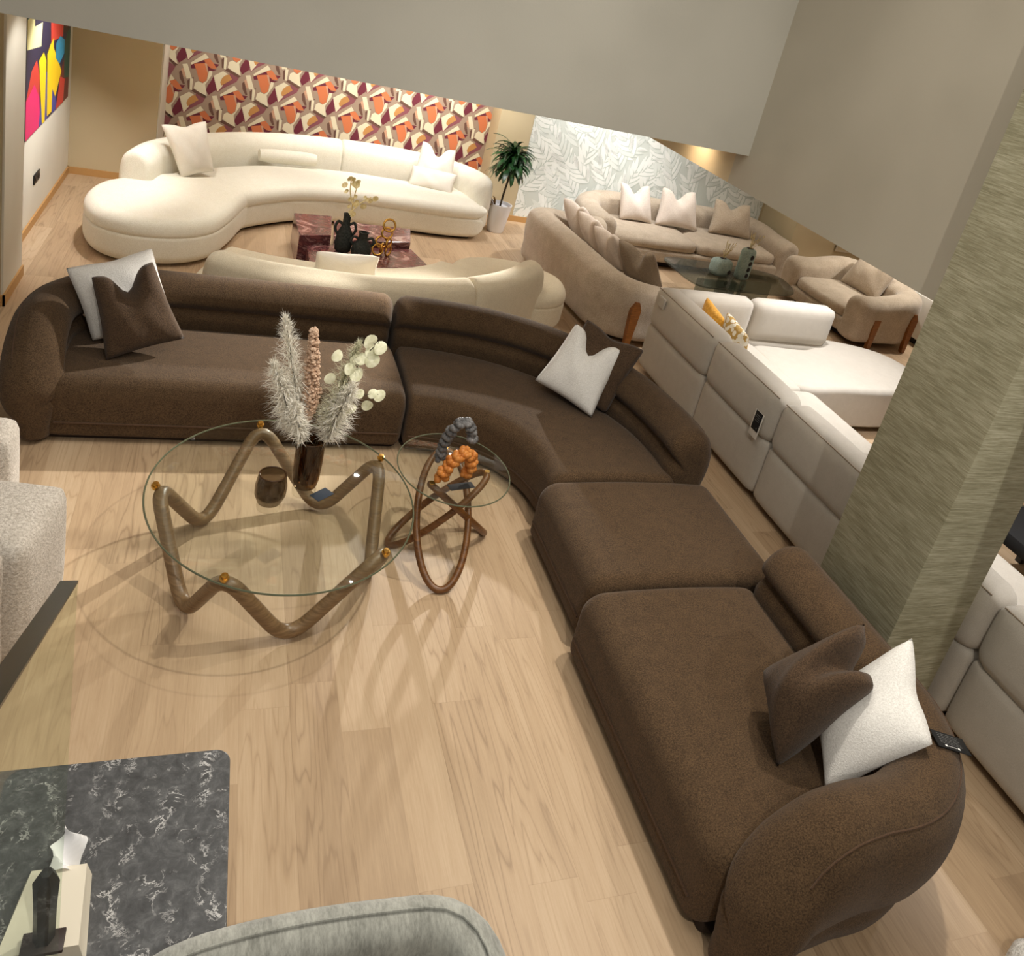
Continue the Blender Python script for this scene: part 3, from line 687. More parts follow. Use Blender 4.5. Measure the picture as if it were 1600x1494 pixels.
def knob_arch(name, pts, r, mat, label, seed, lumps=9):
    rng = random.Random(seed); t = None; m = MB()
    P = resample(catmull(pts, 10), r*1.25)
    m.add(*tube(P, r*.55, seg=8))
    for i, p in enumerate(P):
        for k in range(lumps if i % 2 else lumps-2):
            q = 2*PI*k/lumps+i*.6; d = Vector((math.cos(q), math.sin(q)*.8, math.sin(q)*.6))
            c = p+d*r*rng.uniform(.5,.75); rr = r*rng.uniform(.5,.72)
            m.add(*lathe([(rr*.35,-rr*.9),(rr*.85,-rr*.5),(rr,0),(rr*.85,rr*.5),(rr*.35,rr*.9)], c, 10))
    o = m.build(name, mat); return tag(o, label, 'sculpture', 'coral sculptures on the side table')
knob_arch('coral_sculpture', [(1.32,4.00,.565),(1.325,4.0,.66),(1.35,3.98,.77),(1.40,3.97,.825),(1.45,3.97,.79),(1.475,3.97,.72)], .030, M['grey_gloss'], 'grey glazed knobbly arch sculpture behind the amber one', 1, 8)
knob_arch('coral_sculpture', [(1.285,3.80,.565),(1.30,3.80,.61),(1.335,3.82,.66),(1.385,3.83,.705),(1.43,3.84,.70),(1.455,3.84,.64),(1.44,3.84,.575)], .034, M['amber_gloss'], 'amber orange glazed knobbly arch sculpture on the side table', 2, 7)
o = tag(bbox('price_card', (-.075,.075,-.028,.028,0,.003), M['black_card'], None, .001), 'black price card at the foot of the amber sculpture', 'price card')
o.location = (1.40,3.77,.532); o.rotation_euler = (0,0,math.radians(12))

# ------------------------------------------------------------------ cream curved sofas
CB = smoothprof([(-.13,.05),(-.16,.25),(-.165,.5),(-.13,.67),(-.03,.74),(.06,.72),(.13,.64),(.15,.5),(.15,.25),(.14,.05)])
def cream_sofa(label, back_parts, seat_parts, chaise, mat, seatn=(-.45,.40), h=1.0, zs=None, ecap=.06):
    t = thing('curved_sofa', label, 'sofa')
    for i, (p, c) in enumerate(back_parts): mk('backrest', *sweep(p, [(n, z*h) for n, z in CB], c[0], c[1], .2, zs=zs), mat, t)
    for p in seat_parts:
        mk('sofa_base', *sweep(p, rrect(seatn[0], seatn[1], .03, .30, .05, .07), ecap, .06), mat, t)
        mk('seat_cushion', *sweep(p, rrect(seatn[0]-.02, seatn[1]+.01, .275, .44, .09, .05, .02), ecap, .06), mat, t)
    O = resample(catmull([(x, y, 0) for x, y in chaise], 10, True), .06, True)
    mk('chaise_base', *slab(O, .02, .31, .05, .10), mat, t); 
    O2 = resample(catmull([(x, y, 0) for x, y in chaise], 10, True), .06, True); mk('chaise_cushion', *slab(O2, .275, .45, .11, .05, .02), mat, t)
    mk('plinth', *slab([Vector((sum(p.x for p in O)/len(O), sum(p.y for p in O)/len(O), 0)).lerp(p, .8) for p in O], 0, .04, .005, .005), M['brown_dark'], t)
    for p in seat_parts: mk('plinth', *sweep(p[5:], rrect(seatn[0]+.08, seatn[1]-.08, 0, .05, .005, .005), .06, .06), M['brown_dark'], t)
    return t
rb = catmull([(3.12,10.12,0),(3.10,10.42,0),(2.82,10.78,0),(2.1,11.02,0),(1.40,10.98,0),(.75,10.80,0),(.15,10.45,0),(-.35,9.98,0),(-.66,9.48,0),(-.78,8.98,0)], 10)
k = 40
rs = [(3.13,10.26),(2.65,10.17),(2.05,10.18),(1.42,10.18),(.72,9.99),(.20,9.62),(-.2,9.2)]
rs = [(v.x, v.y) for v in catmull([(a, b, 0) for a, b in rs], 10)]
cream_sofa('large cream curved sofa with chaise against the patterned wallpaper', [(rb[:k+1], (.15,.04)), (rb[k:], (.04,.07))], [rs], [(.33,9.30),(.24,8.88),(.12,8.42),(-.04,8.05),(-.32,7.84),(-.7,7.80),(-1.0,7.98),(-1.14,8.4),(-1.08,8.85),(-.80,9.2),(-.3,9.6),(.1,9.6)], M['cream'], (-.40,.46), ecap=.26)
pillow('scatter_cushion', [(-.62,9.40,.95),(-.19,9.58,1.02),(-.06,9.42,.52),(-.37,9.29,.425)], .18, M['cream_pillow'], 'cream square cushion at the left end of the large curved sofa', chop=.03, group='cushions on the large cream sofa', seed=11)
vs, fs = tube([(.40,10.33,.545),(.55,10.36,.545),(.75,10.41,.545),(.95,10.45,.545),(1.06,10.47,.545)], .085, seg=20, rf=lambda s: 1 if .06 < s < .94 else .82)
tag(mk('bolster_cushion', vs, fs, M['cream']), 'cream round bolster cushion lying along the large curved sofa', 'cushion', 'cushions on the large cream sofa')
pillow('scatter_cushion', [(2.37,10.72,.96),(2.80,10.60,.93),(2.80,10.38,.47),(2.27,10.54,.46)], .17, M['cream_pillow'], 'tall pale cushion with dented top behind a rectangular one', chop=.13, group='cushions on the large cream sofa', seed=12)
pillow('scatter_cushion', [(2.26,10.56,.66),(2.84,10.40,.66),(2.75,10.20,.42),(2.20,10.38,.43)], .14, M['cream_pillow'], 'rectangular pale cushion lying against the tall dented one', chop=.0, group='cushions on the large cream sofa', seed=13)
fb = catmull([(-.03,6.62,0),(.35,6.44,0),(.95,6.36,0),(1.5,6.38,0),(1.95,6.50,0),(2.35,6.72,0),(2.70,7.02,0),(2.92,7.30,0)], 10)
fs_ = [(v.x, v.y) for v in catmull([(.0,7.10,0),(.45,6.96,0),(1.0,6.90,0),(1.5,6.94,0),(1.9,7.08,0),(2.25,7.32,0),(2.4,7.5,0)], 10)]
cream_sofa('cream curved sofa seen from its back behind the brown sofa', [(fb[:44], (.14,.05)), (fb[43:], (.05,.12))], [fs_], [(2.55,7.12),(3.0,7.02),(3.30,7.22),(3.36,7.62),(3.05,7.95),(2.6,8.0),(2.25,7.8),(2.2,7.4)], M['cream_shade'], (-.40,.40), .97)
pillow('scatter_cushion', [(.80,6.86,.69),(1.34,6.85,.71),(1.36,6.95,.42),(.79,6.96,.40)], .15, M['cream_pillow'], 'cream cushion peeping over the back of the nearer curved sofa', chop=.02, seed=14)

# ------------------------------------------------------------------ red marble table, its decor
def prism(P, z0, z1):
    n = len(P); vs = [(x,y,z0) for x,y in P]+[(x,y,z1) for x,y in P]
    return vs, [tuple(range(n))[::-1], tuple(range(n,2*n))]+[(i,(i+1)%n,n+(i+1)%n,n+i) for i in range(n)]
def bprism(name, P, z0, z1, mat, parent, bev=.008):
    vs, fs = prism(P, z0, z1); bm = bmesh.new(); bv = [bm.verts.new(v) for v in vs]
    for f in fs: bm.faces.new([bv[i] for i in f])
    bmesh.ops.recalc_face_normals(bm, faces=bm.faces[:]); bmesh.ops.bevel(bm, geom=bm.edges[:], offset=bev, segments=2, profile=.5, affect='EDGES')
    me = bpy.data.meshes.new(name); bm.to_mesh(me); bm.free(); me.materials.append(mat); return link(bpy.data.objects.new(name, me), parent)
t = thing('marble_coffee_table', 'low block coffee table of red veined marble on the cream sofas side', 'coffee table')
bprism('high_block', [(.78,8.22),(1.10,8.34),(1.16,8.98),(.76,8.92)], 0, .34, M['red_marble'], t)
bprism('long_block', [(1.14,8.40),(1.98,8.62),(2.06,9.10),(1.20,9.05)], 0, .27, M['red_marble'], t)
bprism('front_block', [(.86,7.72),(1.50,7.80),(1.52,8.37),(1.13,8.36),(1.12,8.30),(.86,8.20)], 0, .25, M['red_marble'], t)
bprism('low_block', [(1.53,7.88),(2.10,8.08),(1.99,8.58),(1.53,8.46)], 0, .21, M['red_marble'], t)
def face_vase(x, y, z, h, w, label, neck):
    t = thing('ceramic_vase', label, 'vase', (x, y, z), group='black ceramic vases on the marble table')
    mk('vase_body', *lathe([(w*.6,0),(w*.9,.02),(w,h*.25),(w*.85,h*.5),(w*.5,h*.66),(neck,h*.74),(neck,h*.93),(neck*1.15,h),(neck*.7,h),(neck*.7,h*.8)], seg=24), M['black_ceramic'], t)
    for s in (-1, 1):
        P = [(s*w*.8,0,h*.45),(s*w*1.15,0,h*.6),(s*w*.9,0,h*.78),(s*neck,0,h*.72)]; mk('handle', *tube(catmull(P, 6), .014, seg=8), M['black_ceramic'], t)
face_vase(1.20,8.14,.251,.40,.088,'tall black ceramic vase with side lugs holding a branch',.036)
face_vase(1.37,8.05,.251,.26,.10,'squat black ceramic vase beside the taller one',.045)
def golden_branch():
    b = Vector((1.20,8.14,.55)); t = thing('flower_branch', 'pale golden flowering branch in the tall black vase', 'dried flower', tuple(b))
    br = [[(0,0,0),(.03,0,.12),(.03,0,.25),(.05,0,.42)],[(.03,0,.12),(.10,0,.22),(.20,0,.30)],[(.03,0,.2),(-.01,0,.32),(-.02,0,.45)]]
    for P in br: mk('stem', *tube(catmull(P, 6), .006, seg=6), M['sprig'], t)
    rng = random.Random(8)
    for P in br:
        C = catmull(P, 6)
        for i in range(7):
            p = C[rng.randrange(4, len(C))]+Vector((rng.uniform(-.05,.05), rng.uniform(-.04,.04), rng.uniform(-.03,.04))); r = rng.uniform(.02,.036)
            nv = Vector((rng.uniform(-.5,.5), -1, rng.uniform(-.3,.8))).normalized(); x = nv.orthogonal().normalized(); y = nv.cross(x)
            vs = [p]+[p+x*math.cos(2*PI*k/10)*r+y*math.sin(2*PI*k/10)*r*.8+nv*.008 for k in range(10)]
            mk('petal_disc', vs, [(0,1+k,1+(k+1)%10) for k in range(10)], M['sprig'], t)
golden_branch()
t = thing('ring_sculpture', 'stacked gold ring sculpture on the low block of the marble table', 'sculpture', (1.62,8.26,.212))
for (x, y, z, r, ax) in ((-.05,0,.06,.055,0),(.06,.0,.06,.055,1),(-.02,.02,.14,.055,0),(.05,-.02,.15,.05,1),(.02,.0,.25,.052,0),(.0,.03,.07,.05,2),(.03,.0,.335,.06,0)):
    P = []
    for k in range(28):
        q = 2*PI*k/28; c, s = r*math.cos(q), r*math.sin(q)
        P.append((x+c, y+s*.3, z+s) if ax == 0 else ((x+c*.6, y+c*.7, z+s) if ax == 1 else (x+c*.4, y+c*.9, z+s)))
    mk('gold_ring', *tube(P, .011, True, 8), M['gold'], t)

# ------------------------------------------------------------------ plant
def plant():
    t = thing('potted_plant', 'green dracaena tree in a white tapered pot by the wallpaper', 'plant', (3.46,10.33,0))
    mk('pot', *lathe([(.0,0),(.105,0),(.115,.02),(.155,.36),(.16,.385),(.145,.385),(.14,.34),(0,.33)], seg=32, cap=False), M['white_gloss'], t)
    mk('soil', *lathe([(.0,.335),(.142,.335)], seg=24, cap=False), M['soil'], t)
    mk('trunk', *tube([(0,0,.33),(.01,0,.5),(.03,0,.7),(.03,0,.98)], .014, seg=8), M['stem'], t)
    rng = random.Random(3)
    def strap(base, az, el, L, w, droop, n=6):
        vs = []; fs = []; p = Vector(base); h = Vector((math.cos(az), math.sin(az), 0)); s = Vector((-h.y, h.x, 0)); e = el
        for k in range(n+1):
            u = k/n; ww = w*(math.sin(PI*min(1,(u*.9+.1)))**.6)*(1 if k < n else .05)
            vs += [p-s*ww/2, p+Vector((0,0,-.006)), p+s*ww/2]; p = p+(h*math.cos(e)+Vector((0,0,math.sin(e))))*L/n; e -= droop/n
        for k in range(n):
            for q in (0,1): fs.append((k*3+q, k*3+q+1, (k+1)*3+q+1, (k+1)*3+q))
        return vs, fs
    for i in range(150):
        z = .82+.30*rng.random(); az = rng.uniform(0,2*PI); el = rng.uniform(-.2,1.3); L = rng.uniform(.24,.40)
        vs, fs = strap((.03,0,z), az, el, L, rng.uniform(.05,.08), rng.uniform(1.2,2.6)); mk('leaf', vs, fs, M['leaf'], t)
    for i in range(12):
        vs, fs = strap((-.09,-.04,.34), rng.uniform(2.2,4.2), rng.uniform(.7,1.4), rng.uniform(.2,.36), .03, rng.uniform(.6,2.2)); o = mk('lower_leaf', vs, fs, M['leaf_dry'], t); o['label'] = 'dry brown strap leaf at pot rim'
plant()

# ------------------------------------------------------------------ taupe sofas and armchair
TB = smoothprof([(-.14,.09),(-.17,.3),(-.19,.5),(-.16,.64),(-.04,.70),(.08,.68),(.16,.6),(.17,.45),(.15,.2),(.14,.09)])
def taupe_seat(name, label, cat, W, D, loc, rz, nc, group=None, mat=None, hs=1.0, legmat=None):
    mat = mat or M['taupe']; t = thing(name, label, cat, loc, rz, group); a = W/2-.17; b = D/2; R = .34
    path = [(a,-b+.02),(a,b-.17-R)]+arc(a-R, b-.17-R, R, R, 0, 90, 8)+arc(-a+R, b-.17-R, R, R, 90, 180, 8)+[(-a,b-.17-R),(-a,-b+.02)]
    def zs(s):
        e = min(s, 1-s); return hs*(.90 if e < .12 else .90+.13*min(1, (e-.12)/.16))
    mk('back_and_arms', *sweep(path, TB, .10, .10, .3, zs=zs), mat, t)
    mk('seat_base', *sweep([(-a+.02,-.06),(a-.02,-.06)], rrect(-b+.10, b-.16, .10, .27, .04, .04), .03, .03), mat, t)
    w = (2*a-.30)/nc
    for i in range(nc):
        x = -a+.15+w*(i+.5); mk('seat_cushion', *puff((x,-.10,.34), (w/2-.004, b-.16, .095), .085, .03), mat, t)
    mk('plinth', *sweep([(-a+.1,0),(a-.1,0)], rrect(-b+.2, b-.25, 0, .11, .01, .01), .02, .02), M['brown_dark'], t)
    for sx in (-1, 1):
        for sy, yy in ((-1, -b+.30), (1, b-.34)):
            x = sx*(W/2+.005)
            vs = [(x-sx*.03,yy-.02,0),(x+sx*.022,yy-.02,0),(x+sx*.022,yy+.03,0),(x-sx*.03,yy+.03,0),(x-sx*.05,yy-.055,.44),(x+sx*.012,yy-.055,.44),(x+sx*.012,yy+.055,.44),(x-sx*.05,yy+.055,.44),(x-sx*.05,yy-.02,.52),(x+sx*.006,yy-.02,.52),(x+sx*.006,yy+.02,.52),(x-sx*.05,yy+.02,.52)]
            f = [(3,2,1,0)]; 
            for k in (0,4): f += [(k,k+1,k+5,k+4),(k+1,k+2,k+6,k+5),(k+2,k+3,k+7,k+6),(k+3,k,k+4,k+7)]
            f.append((8,9,10,11)); mk('leg', vs, f, legmat or M['leg_wood'], t, False)
    return t
taupe_seat('taupe_sofa', 'taupe chenille sofa with its back to the cream sofas', 'sofa', 2.66, 1.20, (4.10,8.24,0), math.radians(94), 2, 'matching taupe sofas')
taupe_seat('taupe_sofa', 'taupe chenille sofa against the leaf patterned wallpaper', 'sofa', 3.22, 1.25, (6.13,10.12,0), math.radians(-1), 2, 'matching taupe sofas')
taupe_seat('taupe_armchair', 'taupe armchair with wooden wedge legs under the right beam', 'armchair', 1.66, 1.22, (7.80,8.30,0), math.radians(-88), 1, None, M['taupe'])
TP = 'cushions on the taupe sofas'
for c, mt, lb, ch, sd in (
    ([(5.10,10.36,.93),(5.55,10.34,.95),(5.63,10.12,.46),(5.12,10.14,.46)], 'blush_pillow', 'leftmost pale cushion on the sofa by the leaf wallpaper', .12, 21),
    ([(5.76,10.36,.96),(6.29,10.33,.97),(6.35,10.08,.46),(5.66,10.12,.46)], 'blush_pillow', 'middle pale cushion on the sofa by the leaf wallpaper', .13, 22),
    ([(6.64,10.34,.93),(7.22,10.28,.92),(7.24,10.04,.46),(6.52,10.10,.46)], 'taupe_pillow', 'rightmost taupe cushion on the sofa by the leaf wallpaper', .10, 23),
    ([(3.86,9.24,.88),(3.98,8.84,.88),(4.26,8.86,.44),(4.14,9.30,.44)], 'blush_pillow', 'farthest pale cushion on the sofa turned to the cream ones', .13, 24),
    ([(3.90,8.80,.86),(3.98,8.40,.87),(4.28,8.40,.44),(4.20,8.84,.44)], 'blush_pillow', 'second pale cushion from the far end of the side-on taupe sofa', .12, 25),
    ([(3.92,8.34,.84),(4.00,7.94,.86),(4.32,7.92,.44),(4.24,8.38,.44)], 'blush_pillow', 'third pale cushion from the far end of the side-on taupe sofa', .13, 26),
    ([(4.02,7.86,.86),(4.28,7.46,.86),(4.56,7.52,.42),(4.26,7.92,.42)], 'dark_taupe_pillow', 'dark taupe cushion at the near end of the side-on taupe sofa', .16, 27)):
    pillow('scatter_cushion', c, .19, M[mt], lb, chop=ch, group=TP, seed=sd)
pillow('scatter_cushion', [(8.12,8.72,.86),(8.18,8.08,.86),(7.92,8.00,.44),(7.86,8.70,.44)], .2, M['taupe_pillow'], 'taupe cushion resting on the armchair under the beam', chop=.04, seed=30)

t = thing('smoked_glass_table', 'low smoked glass coffee table with pointed ends between the taupe sofas', 'coffee table')
O = resample(catmull([(5.29,8.94,0),(5.9,8.98,0),(6.5,8.92,0),(6.85,8.78,0),(6.90,8.50,0),(6.72,8.12,0),(6.3,8.0,0),(5.6,7.98,0),(5.28,8.05,0),(5.22,8.5,0)], 8, True), .06, True)
mk('glass_top', *slab(O, .365, .385, .004, .004), M['smoke_glass'], t)
bbox('glass_leg', (5.45,6.0,8.30,8.34,0,.365), M['smoke_glass'], t, .003); bbox('glass_leg', (6.15,6.60,8.42,8.46,0,.365), M['smoke_glass'], t, .003); bbox('glass_leg', (5.98,6.02,8.2,8.7,0,.365), M['smoke_glass'], t, .003)
def teal_vase(x, y, h, w, rz, label, holes):
    t = thing('ceramic_vase', label, 'vase', (x, y, .386), rz, 'pale teal vases on the smoked glass table')
    mk('vase_body', *puff((0,0,h/2), (w/2, w*.42, h/2), w*.24, .008), M['teal'], t)
    for hx, hz in holes:
        vs, fs = lathe([(.024,0),(.030,.004),(.030,.010),(.0,.012)], seg=16, cap=False); mk('round_opening', [(hx+a, -w*.42-.008-c*.4, hz+b) for a, b, c in vs], fs, M['hole'], t)
    vs, fs = lathe([(.05,0),(.06,.006),(0,.008)], seg=16, cap=False); mk('mouth', [(a*.8, b*.7, h+.004+c) for a, b, c in vs], fs, M['hole'], t)
teal_vase(6.12,8.44,.40,.17,.25,'tall pale teal vase with four round openings',[(0,.07),(0,.15),(0,.23),(0,.31)])
teal_vase(5.83,8.50,.21,.25,.25,'short pale teal vase beside the tall pierced one',[(.05,.07)])
for x, y, z, sd, lb in ((6.12,8.44,.76,1,'fine golden dried sprigs in the tall teal vase'),(5.83,8.50,.58,2,'fine golden dried sprigs in the short teal vase')):
    rng = random.Random(sd); m = MB(); t = None
    for i in range(16):
        e = Vector((rng.uniform(-.05,.12), rng.uniform(-.05,.05), rng.uniform(.12,.26))); m.add(*tube([(0,0,0),e*.5+Vector((0,0,.02)),e], .0022, seg=4))
        for k in range(3):
            c = e*rng.uniform(.6,1); m.add(*lathe([(.003,-.006),(.008,0),(.003,.006)], c, 6))
    o = m.build('dried_sprigs', M['sprig']); o.location = (x, y, z); tag(o, lb, 'dried flower')

# ------------------------------------------------------------------ pale linen recliner sofa
def recliner():
    t = thing('recliner_sofa', 'pale linen L-shaped sofa with its back to the brown sofa', 'sofa'); lm = M['linen']
    units = [(5.38,6.50),(4.375,5.37),(3.37,4.365),(2.37,3.36),(1.30,2.36),(.4,1.29)]
    for y0, y1 in units:
        c = (y0+y1)/2; h = (y1-y0)/2-.004
        up = mk('back_cushion', *puff((3.965,c,.685), (.125,h,.200), .085, .014), lm, t)
        P = [(3.866,y0+.04,.862),(3.866,y1-.04,.862)]; mk('top_seam', *tube(P, .0045, seg=6), M['dark_taupe_pillow'], up)
        mk('back_panel', *puff((3.99,c,.285), (.125,h,.225), .05, .014), lm, t)
        if y0 < 5.3: mk('seat_cushion', *puff((4.58,c,.37), (.42,h,.10), .06, .02), lm, t); mk('seat_front', *puff((4.56,c,.17), (.42,h,.12), .03, .0), lm, t)
    for x0, x1 in ((4.03,4.87),(4.88,5.86)):
        c = (x0+x1)/2; h = (x1-x0)/2-.003
        mk('back_cushion', *puff((c,6.41,.67), (h,.10,.208), .075, .008), lm, t); mk('back_panel', *puff((c,6.44,.28), (h,.12,.22), .05, .008), lm, t)
    mk('seat_cushion', *puff((4.55,5.85,.37), (.38,.46,.10), .05, .02), lm, t); mk('seat_front', *puff((4.55,5.85,.17), (.38,.46,.12), .03, 0), lm, t)
    O = resample(catmull([(4.90,5.46,0),(5.5,5.44,0),(6.1,5.46,0),(6.55,5.62,0),(6.75,6.0,0),(6.62,6.38,0),(6.25,6.56,0),(5.9,6.58,0),(5.6,6.30,0),(5.0,6.30,0),(4.90,6.1,0)], 8, True), .05, True)
    mk('chaise_seat', *slab(O, .06, .455, .06, .03, .012), lm, t)
    bbox('plinth', (4.0,4.9,.5,6.3,0,.06), M['brown_dark'], t, .004); bbox('plinth', (4.95,6.4,5.6,6.25,0,.07), M['brown_dark'], t, .004)
    o = mk('fabric_loop', *puff((3.815,6.27,.79), (.012,.055,.05), .008, 0), M['linen'], t)
    return t
recliner()
pillow('scatter_cushion', [(4.17,6.14,.95),(4.19,5.77,.87),(4.25,5.86,.47),(4.23,6.23,.54)], .12, M['amber_pillow'], 'amber velvet cushion in the corner of the pale linen sofa', chop=.0, seed=31)
pillow('scatter_cushion', [(4.19,5.80,.96),(4.21,5.43,.89),(4.30,5.48,.46),(4.27,5.86,.50)], .13, M['gold_pillow'], 'cream cushion with gold leaf pattern beside the amber one', chop=.0, seed=32)
def reclin_tag():
    t = thing('hanging_price_tag', 'black and white price tag hung on the pale linen sofa back', 'price tag', (3.818,4.50,.62))
    bbox('backing_card', (-.006,-.002,-.055,.055,-.13,.075), M['white_card'], t, .001)
    bbox('card', (-.010,-.006,-.045,.040,-.075,.075), M['black_card'], t, .001)
    text_lines(t, [(-.03,.02,.045,.05),(-.03,.025,.03,.034),(-.03,.01,.015,.019),(-.03,.025,0,.004),(-.028,-.02,-.055,-.045)], lambda a, b: (-.0106, a, b), M['ink'], 'printed_lines')
reclin_tag()
t = thing('black_table', 'black low table with pale edge in front of the linen sofa', 'table')
bbox('table_top', (5.30,6.0,2.5,3.70,.36,.46), M['black_card'], t, .01); bbox('edge_band', (5.296,6.004,3.70,3.715,.44,.46), M['steel'], t, .002)
for x in (5.36,5.90):
    for y in (2.6,3.6): bbox('leg', (x,x+.05,y,y+.05,0,.36), M['black'], t, .003)
t = thing('white_sideboard', 'white lacquered low cabinet behind the taupe armchair', 'cabinet')
bbox('cabinet_body', (8.56,9.0,7.2,8.25,.08,.68), M['white_lacquer'], t, .01); bbox('plinth', (8.6,8.96,7.25,8.2,0,.08), M['black'], t, .004)
for y in (7.6,8.0): bbox('door_panel', (8.548,8.562,y-.30,y+.08,.12,.64), M['white_lacquer'], t, .003)
t = thing('wall_picture', 'grey landscape picture on the beige pier behind the armchair', 'picture')
bbox('frame', (8.72,9.75,9.965,9.985,.5,1.25), M['steel'], t, .003)
polyplate('image', [(0,[(8.75,.53),(9.72,.53),(9.72,1.22),(8.75,1.22)],0),(1,[(8.75,.53),(9.72,.53),(9.72,.85),(9.3,.95),(9.0,.82),(8.75,.86)],1),(2,[(8.9,.82),(9.1,.93),(9.4,.95),(9.4,.90),(9.1,.88)],2)], [plain('pale grey paint', (176,182,180), .7), plain('sand paint', (190,174,140), .7), plain('dark paint', (52,50,44), .7)], lambda a, b, l: (a, 9.963-.001*l, b), t)

# ------------------------------------------------------------------ foreground: boucle armchair, marble table, velvet chair, glass balustrade
t = thing('boucle_armchair', 'greige boucle armchair at the left edge facing away', 'armchair')
def turned(vf, c, a):
    vs, fs = vf; ca, sa = math.cos(a), math.sin(a)
    return [(c[0]+(x-c[0])*ca-(y-c[1])*sa, c[1]+(x-c[0])*sa+(y-c[1])*ca, z) for x, y, z in vs], fs
mk('backrest', *turned(puff((-.72,3.42,.325), (.185,.235,.305), .045, .025), (-.72,3.42), -.20), M['greyboucle'], t)
mk('side_panel', *turned(puff((-1.01,3.33,.315), (.37,.17,.295), .03, .01), (-1.01,3.33), -.08), M['greyboucle'], t)
mk('far_arm', *puff((-1.14,3.98,.35), (.36,.13,.33), .05, .01), M['greyboucle'], t)
mk('seat_cushion', *puff((-1.16,3.68,.26), (.34,.20,.12), .06, .02), M['greyboucle'], t)
t = thing('marble_table', 'dark grey marble table with rounded corner at the bottom left', 'table')
def rrpoly(x0, x1, y0, y1, r, n=8):
    P = []
    for cx, cy, a in ((x1-r,y1-r,0),(x0+r,y1-r,90),(x0+r,y0+r,180),(x1-r,y0+r,270)):
        for k in range(n+1): q = math.radians(a+90*k/n); P.append((cx+r*math.cos(q), cy+r*math.sin(q)))
    return P
mk('marble_top', *slab(rrpoly(-1.10,.225,1.53,2.255,.05), .465, .50, .004, .004), M['dark_marble'], t)
mk('under_edge', *slab(rrpoly(-1.085,.21,1.545,2.24,.05), .445, .466, .002, .002), M['walnut'], t)
for x in (-.95,.05):
    for y in (1.62,2.10): bbox('leg', (x,x+.05,y,y+.05,0,.446), M['black'], t, .004)
def tissue_box():
    t = thing('tissue_box', 'cream tissue box with a white tissue on the dark marble table', 'tissue box', (-.235,1.77,.501))
    bm_vs = [(-.125,-.15,0),(.105,-.15,0),(.085,.10,0),(-.085,.10,0),(-.105,-.15,.09),(.085,-.15,.09),(.07,.10,.05),(-.07,.10,.05)]
    mk('box', bm_vs, [(3,2,1,0),(4,5,6,7),(0,1,5,4),(1,2,6,5),(2,3,7,6),(3,0,4,7)], M['paper'], t, False)
    rng = random.Random(2); vs = []; fs = []; n = 10
    for i in range(n+1):
        for j in range(n+1):
            u, v = i/n, j/n; w = .05*(1-.55*v)
            vs.append(((u-.5)*2*w+.012*math.sin(9*v+4*u)+.015, .085+.115*v-.02*math.sin(PI*u)*v, .045+.05*math.sin(PI*v*.8)+.02*math.sin(5*u+7*v)))
    for i in range(n):
        for j in range(n): fs.append((i*(n+1)+j,(i+1)*(n+1)+j,(i+1)*(n+1)+j+1,i*(n+1)+j+1))
    mk('tissue', vs, fs, M['white_cloth'], t)
tissue_box()
def black_stand():
    t = thing('black_display_stand', 'black faceted upright stand with a brown foot beside the tissue box', 'stand', (-.235,1.645,.592))
    mk('post', *lathe([(.026,.0),(.027,.14),(.031,.23),(.015,.265),(.0,.266)], seg=6), M['black'], t)
    bbox('foot', (-.05,.05,-.04,.02,-.001,.012), M['darkbrown'], t, .003)
black_stand()
def velvet_chair():
    t = thing('velvet_chair', 'grey green velvet chair back at the bottom edge', 'chair')
    path = [(v.x, v.y) for v in catmull([(.845,1.16,0),(.825,1.30,0),(.75,1.378,0),(.60,1.398,0),(.35,1.405,0),(.12,1.385,0),(.01,1.33,0),(-.04,1.18,0)], 8)]
    mk('backrest', *sweep(path, rrect(-.065,.065,.40,.86,.06,.04,.0), .05, .05), M['velvet'], t)
    seam_on(path, -.0, .866, 'back_seam', t, .004, M['velvet'])
    mk('seat', *puff((.44,1.06,.42), (.30,.26,.06), .05, .01), M['velvet'], t)
    for x in (.16,.72):
        for y in (.86,1.30): mk('leg', *tube([(x,y,.38),(x,y,0)], .018, seg=8), M['black'], t)
velvet_chair()
def balustrade():
    # sheet of glass that climbs with the stair towards the viewer
    x0, x1 = -.128, -.110; ya, za = .905, 2.418; yb, zb = -.3, 2.418+1.205*.567
    vs = [(x, y, z) for x in (x0, x1) for y, z in ((ya,0),(ya,za),(yb,zb),(yb,0))]
    t = thing('glass_balustrade', 'clear glass stair balustrade panel at the left edge with a dark polished top', 'balustrade')
    mk('glass_sheet', vs, [(0,1,2,3),(7,6,5,4),(0,4,5,1),(2,6,7,3),(0,3,7,4)], M['rail_glass'], t, False)
    mk('polished_edge', [(x0-.0005,ya,za-.002),(x1+.0005,ya,za-.002),(x1+.0005,yb,zb-.002),(x0-.0005,yb,zb-.002),(x0-.0005,ya,za+.0015),(x1+.0005,ya,za+.0015),(x1+.0005,yb,zb+.0015),(x0-.0005,yb,zb+.0015)], [(0,1,2,3),(4,5,6,7),(0,1,5,4),(1,2,6,5),(2,3,7,6),(3,0,4,7)], M['rail_edge'], t, False)
balustrade()
o = mk('shaggy_pouf', *slab([(3.33+.27*math.cos(2*PI*k/28)*(1+.03*math.sin(5*k)), 1.04+.27*math.sin(2*PI*k/28)*(1+.03*math.cos(4*k))) for k in range(28)], .0, .16, .07, .05, .03), M['shag'])
tag(o, 'white curly boucle pouf at the bottom right corner', 'pouf')

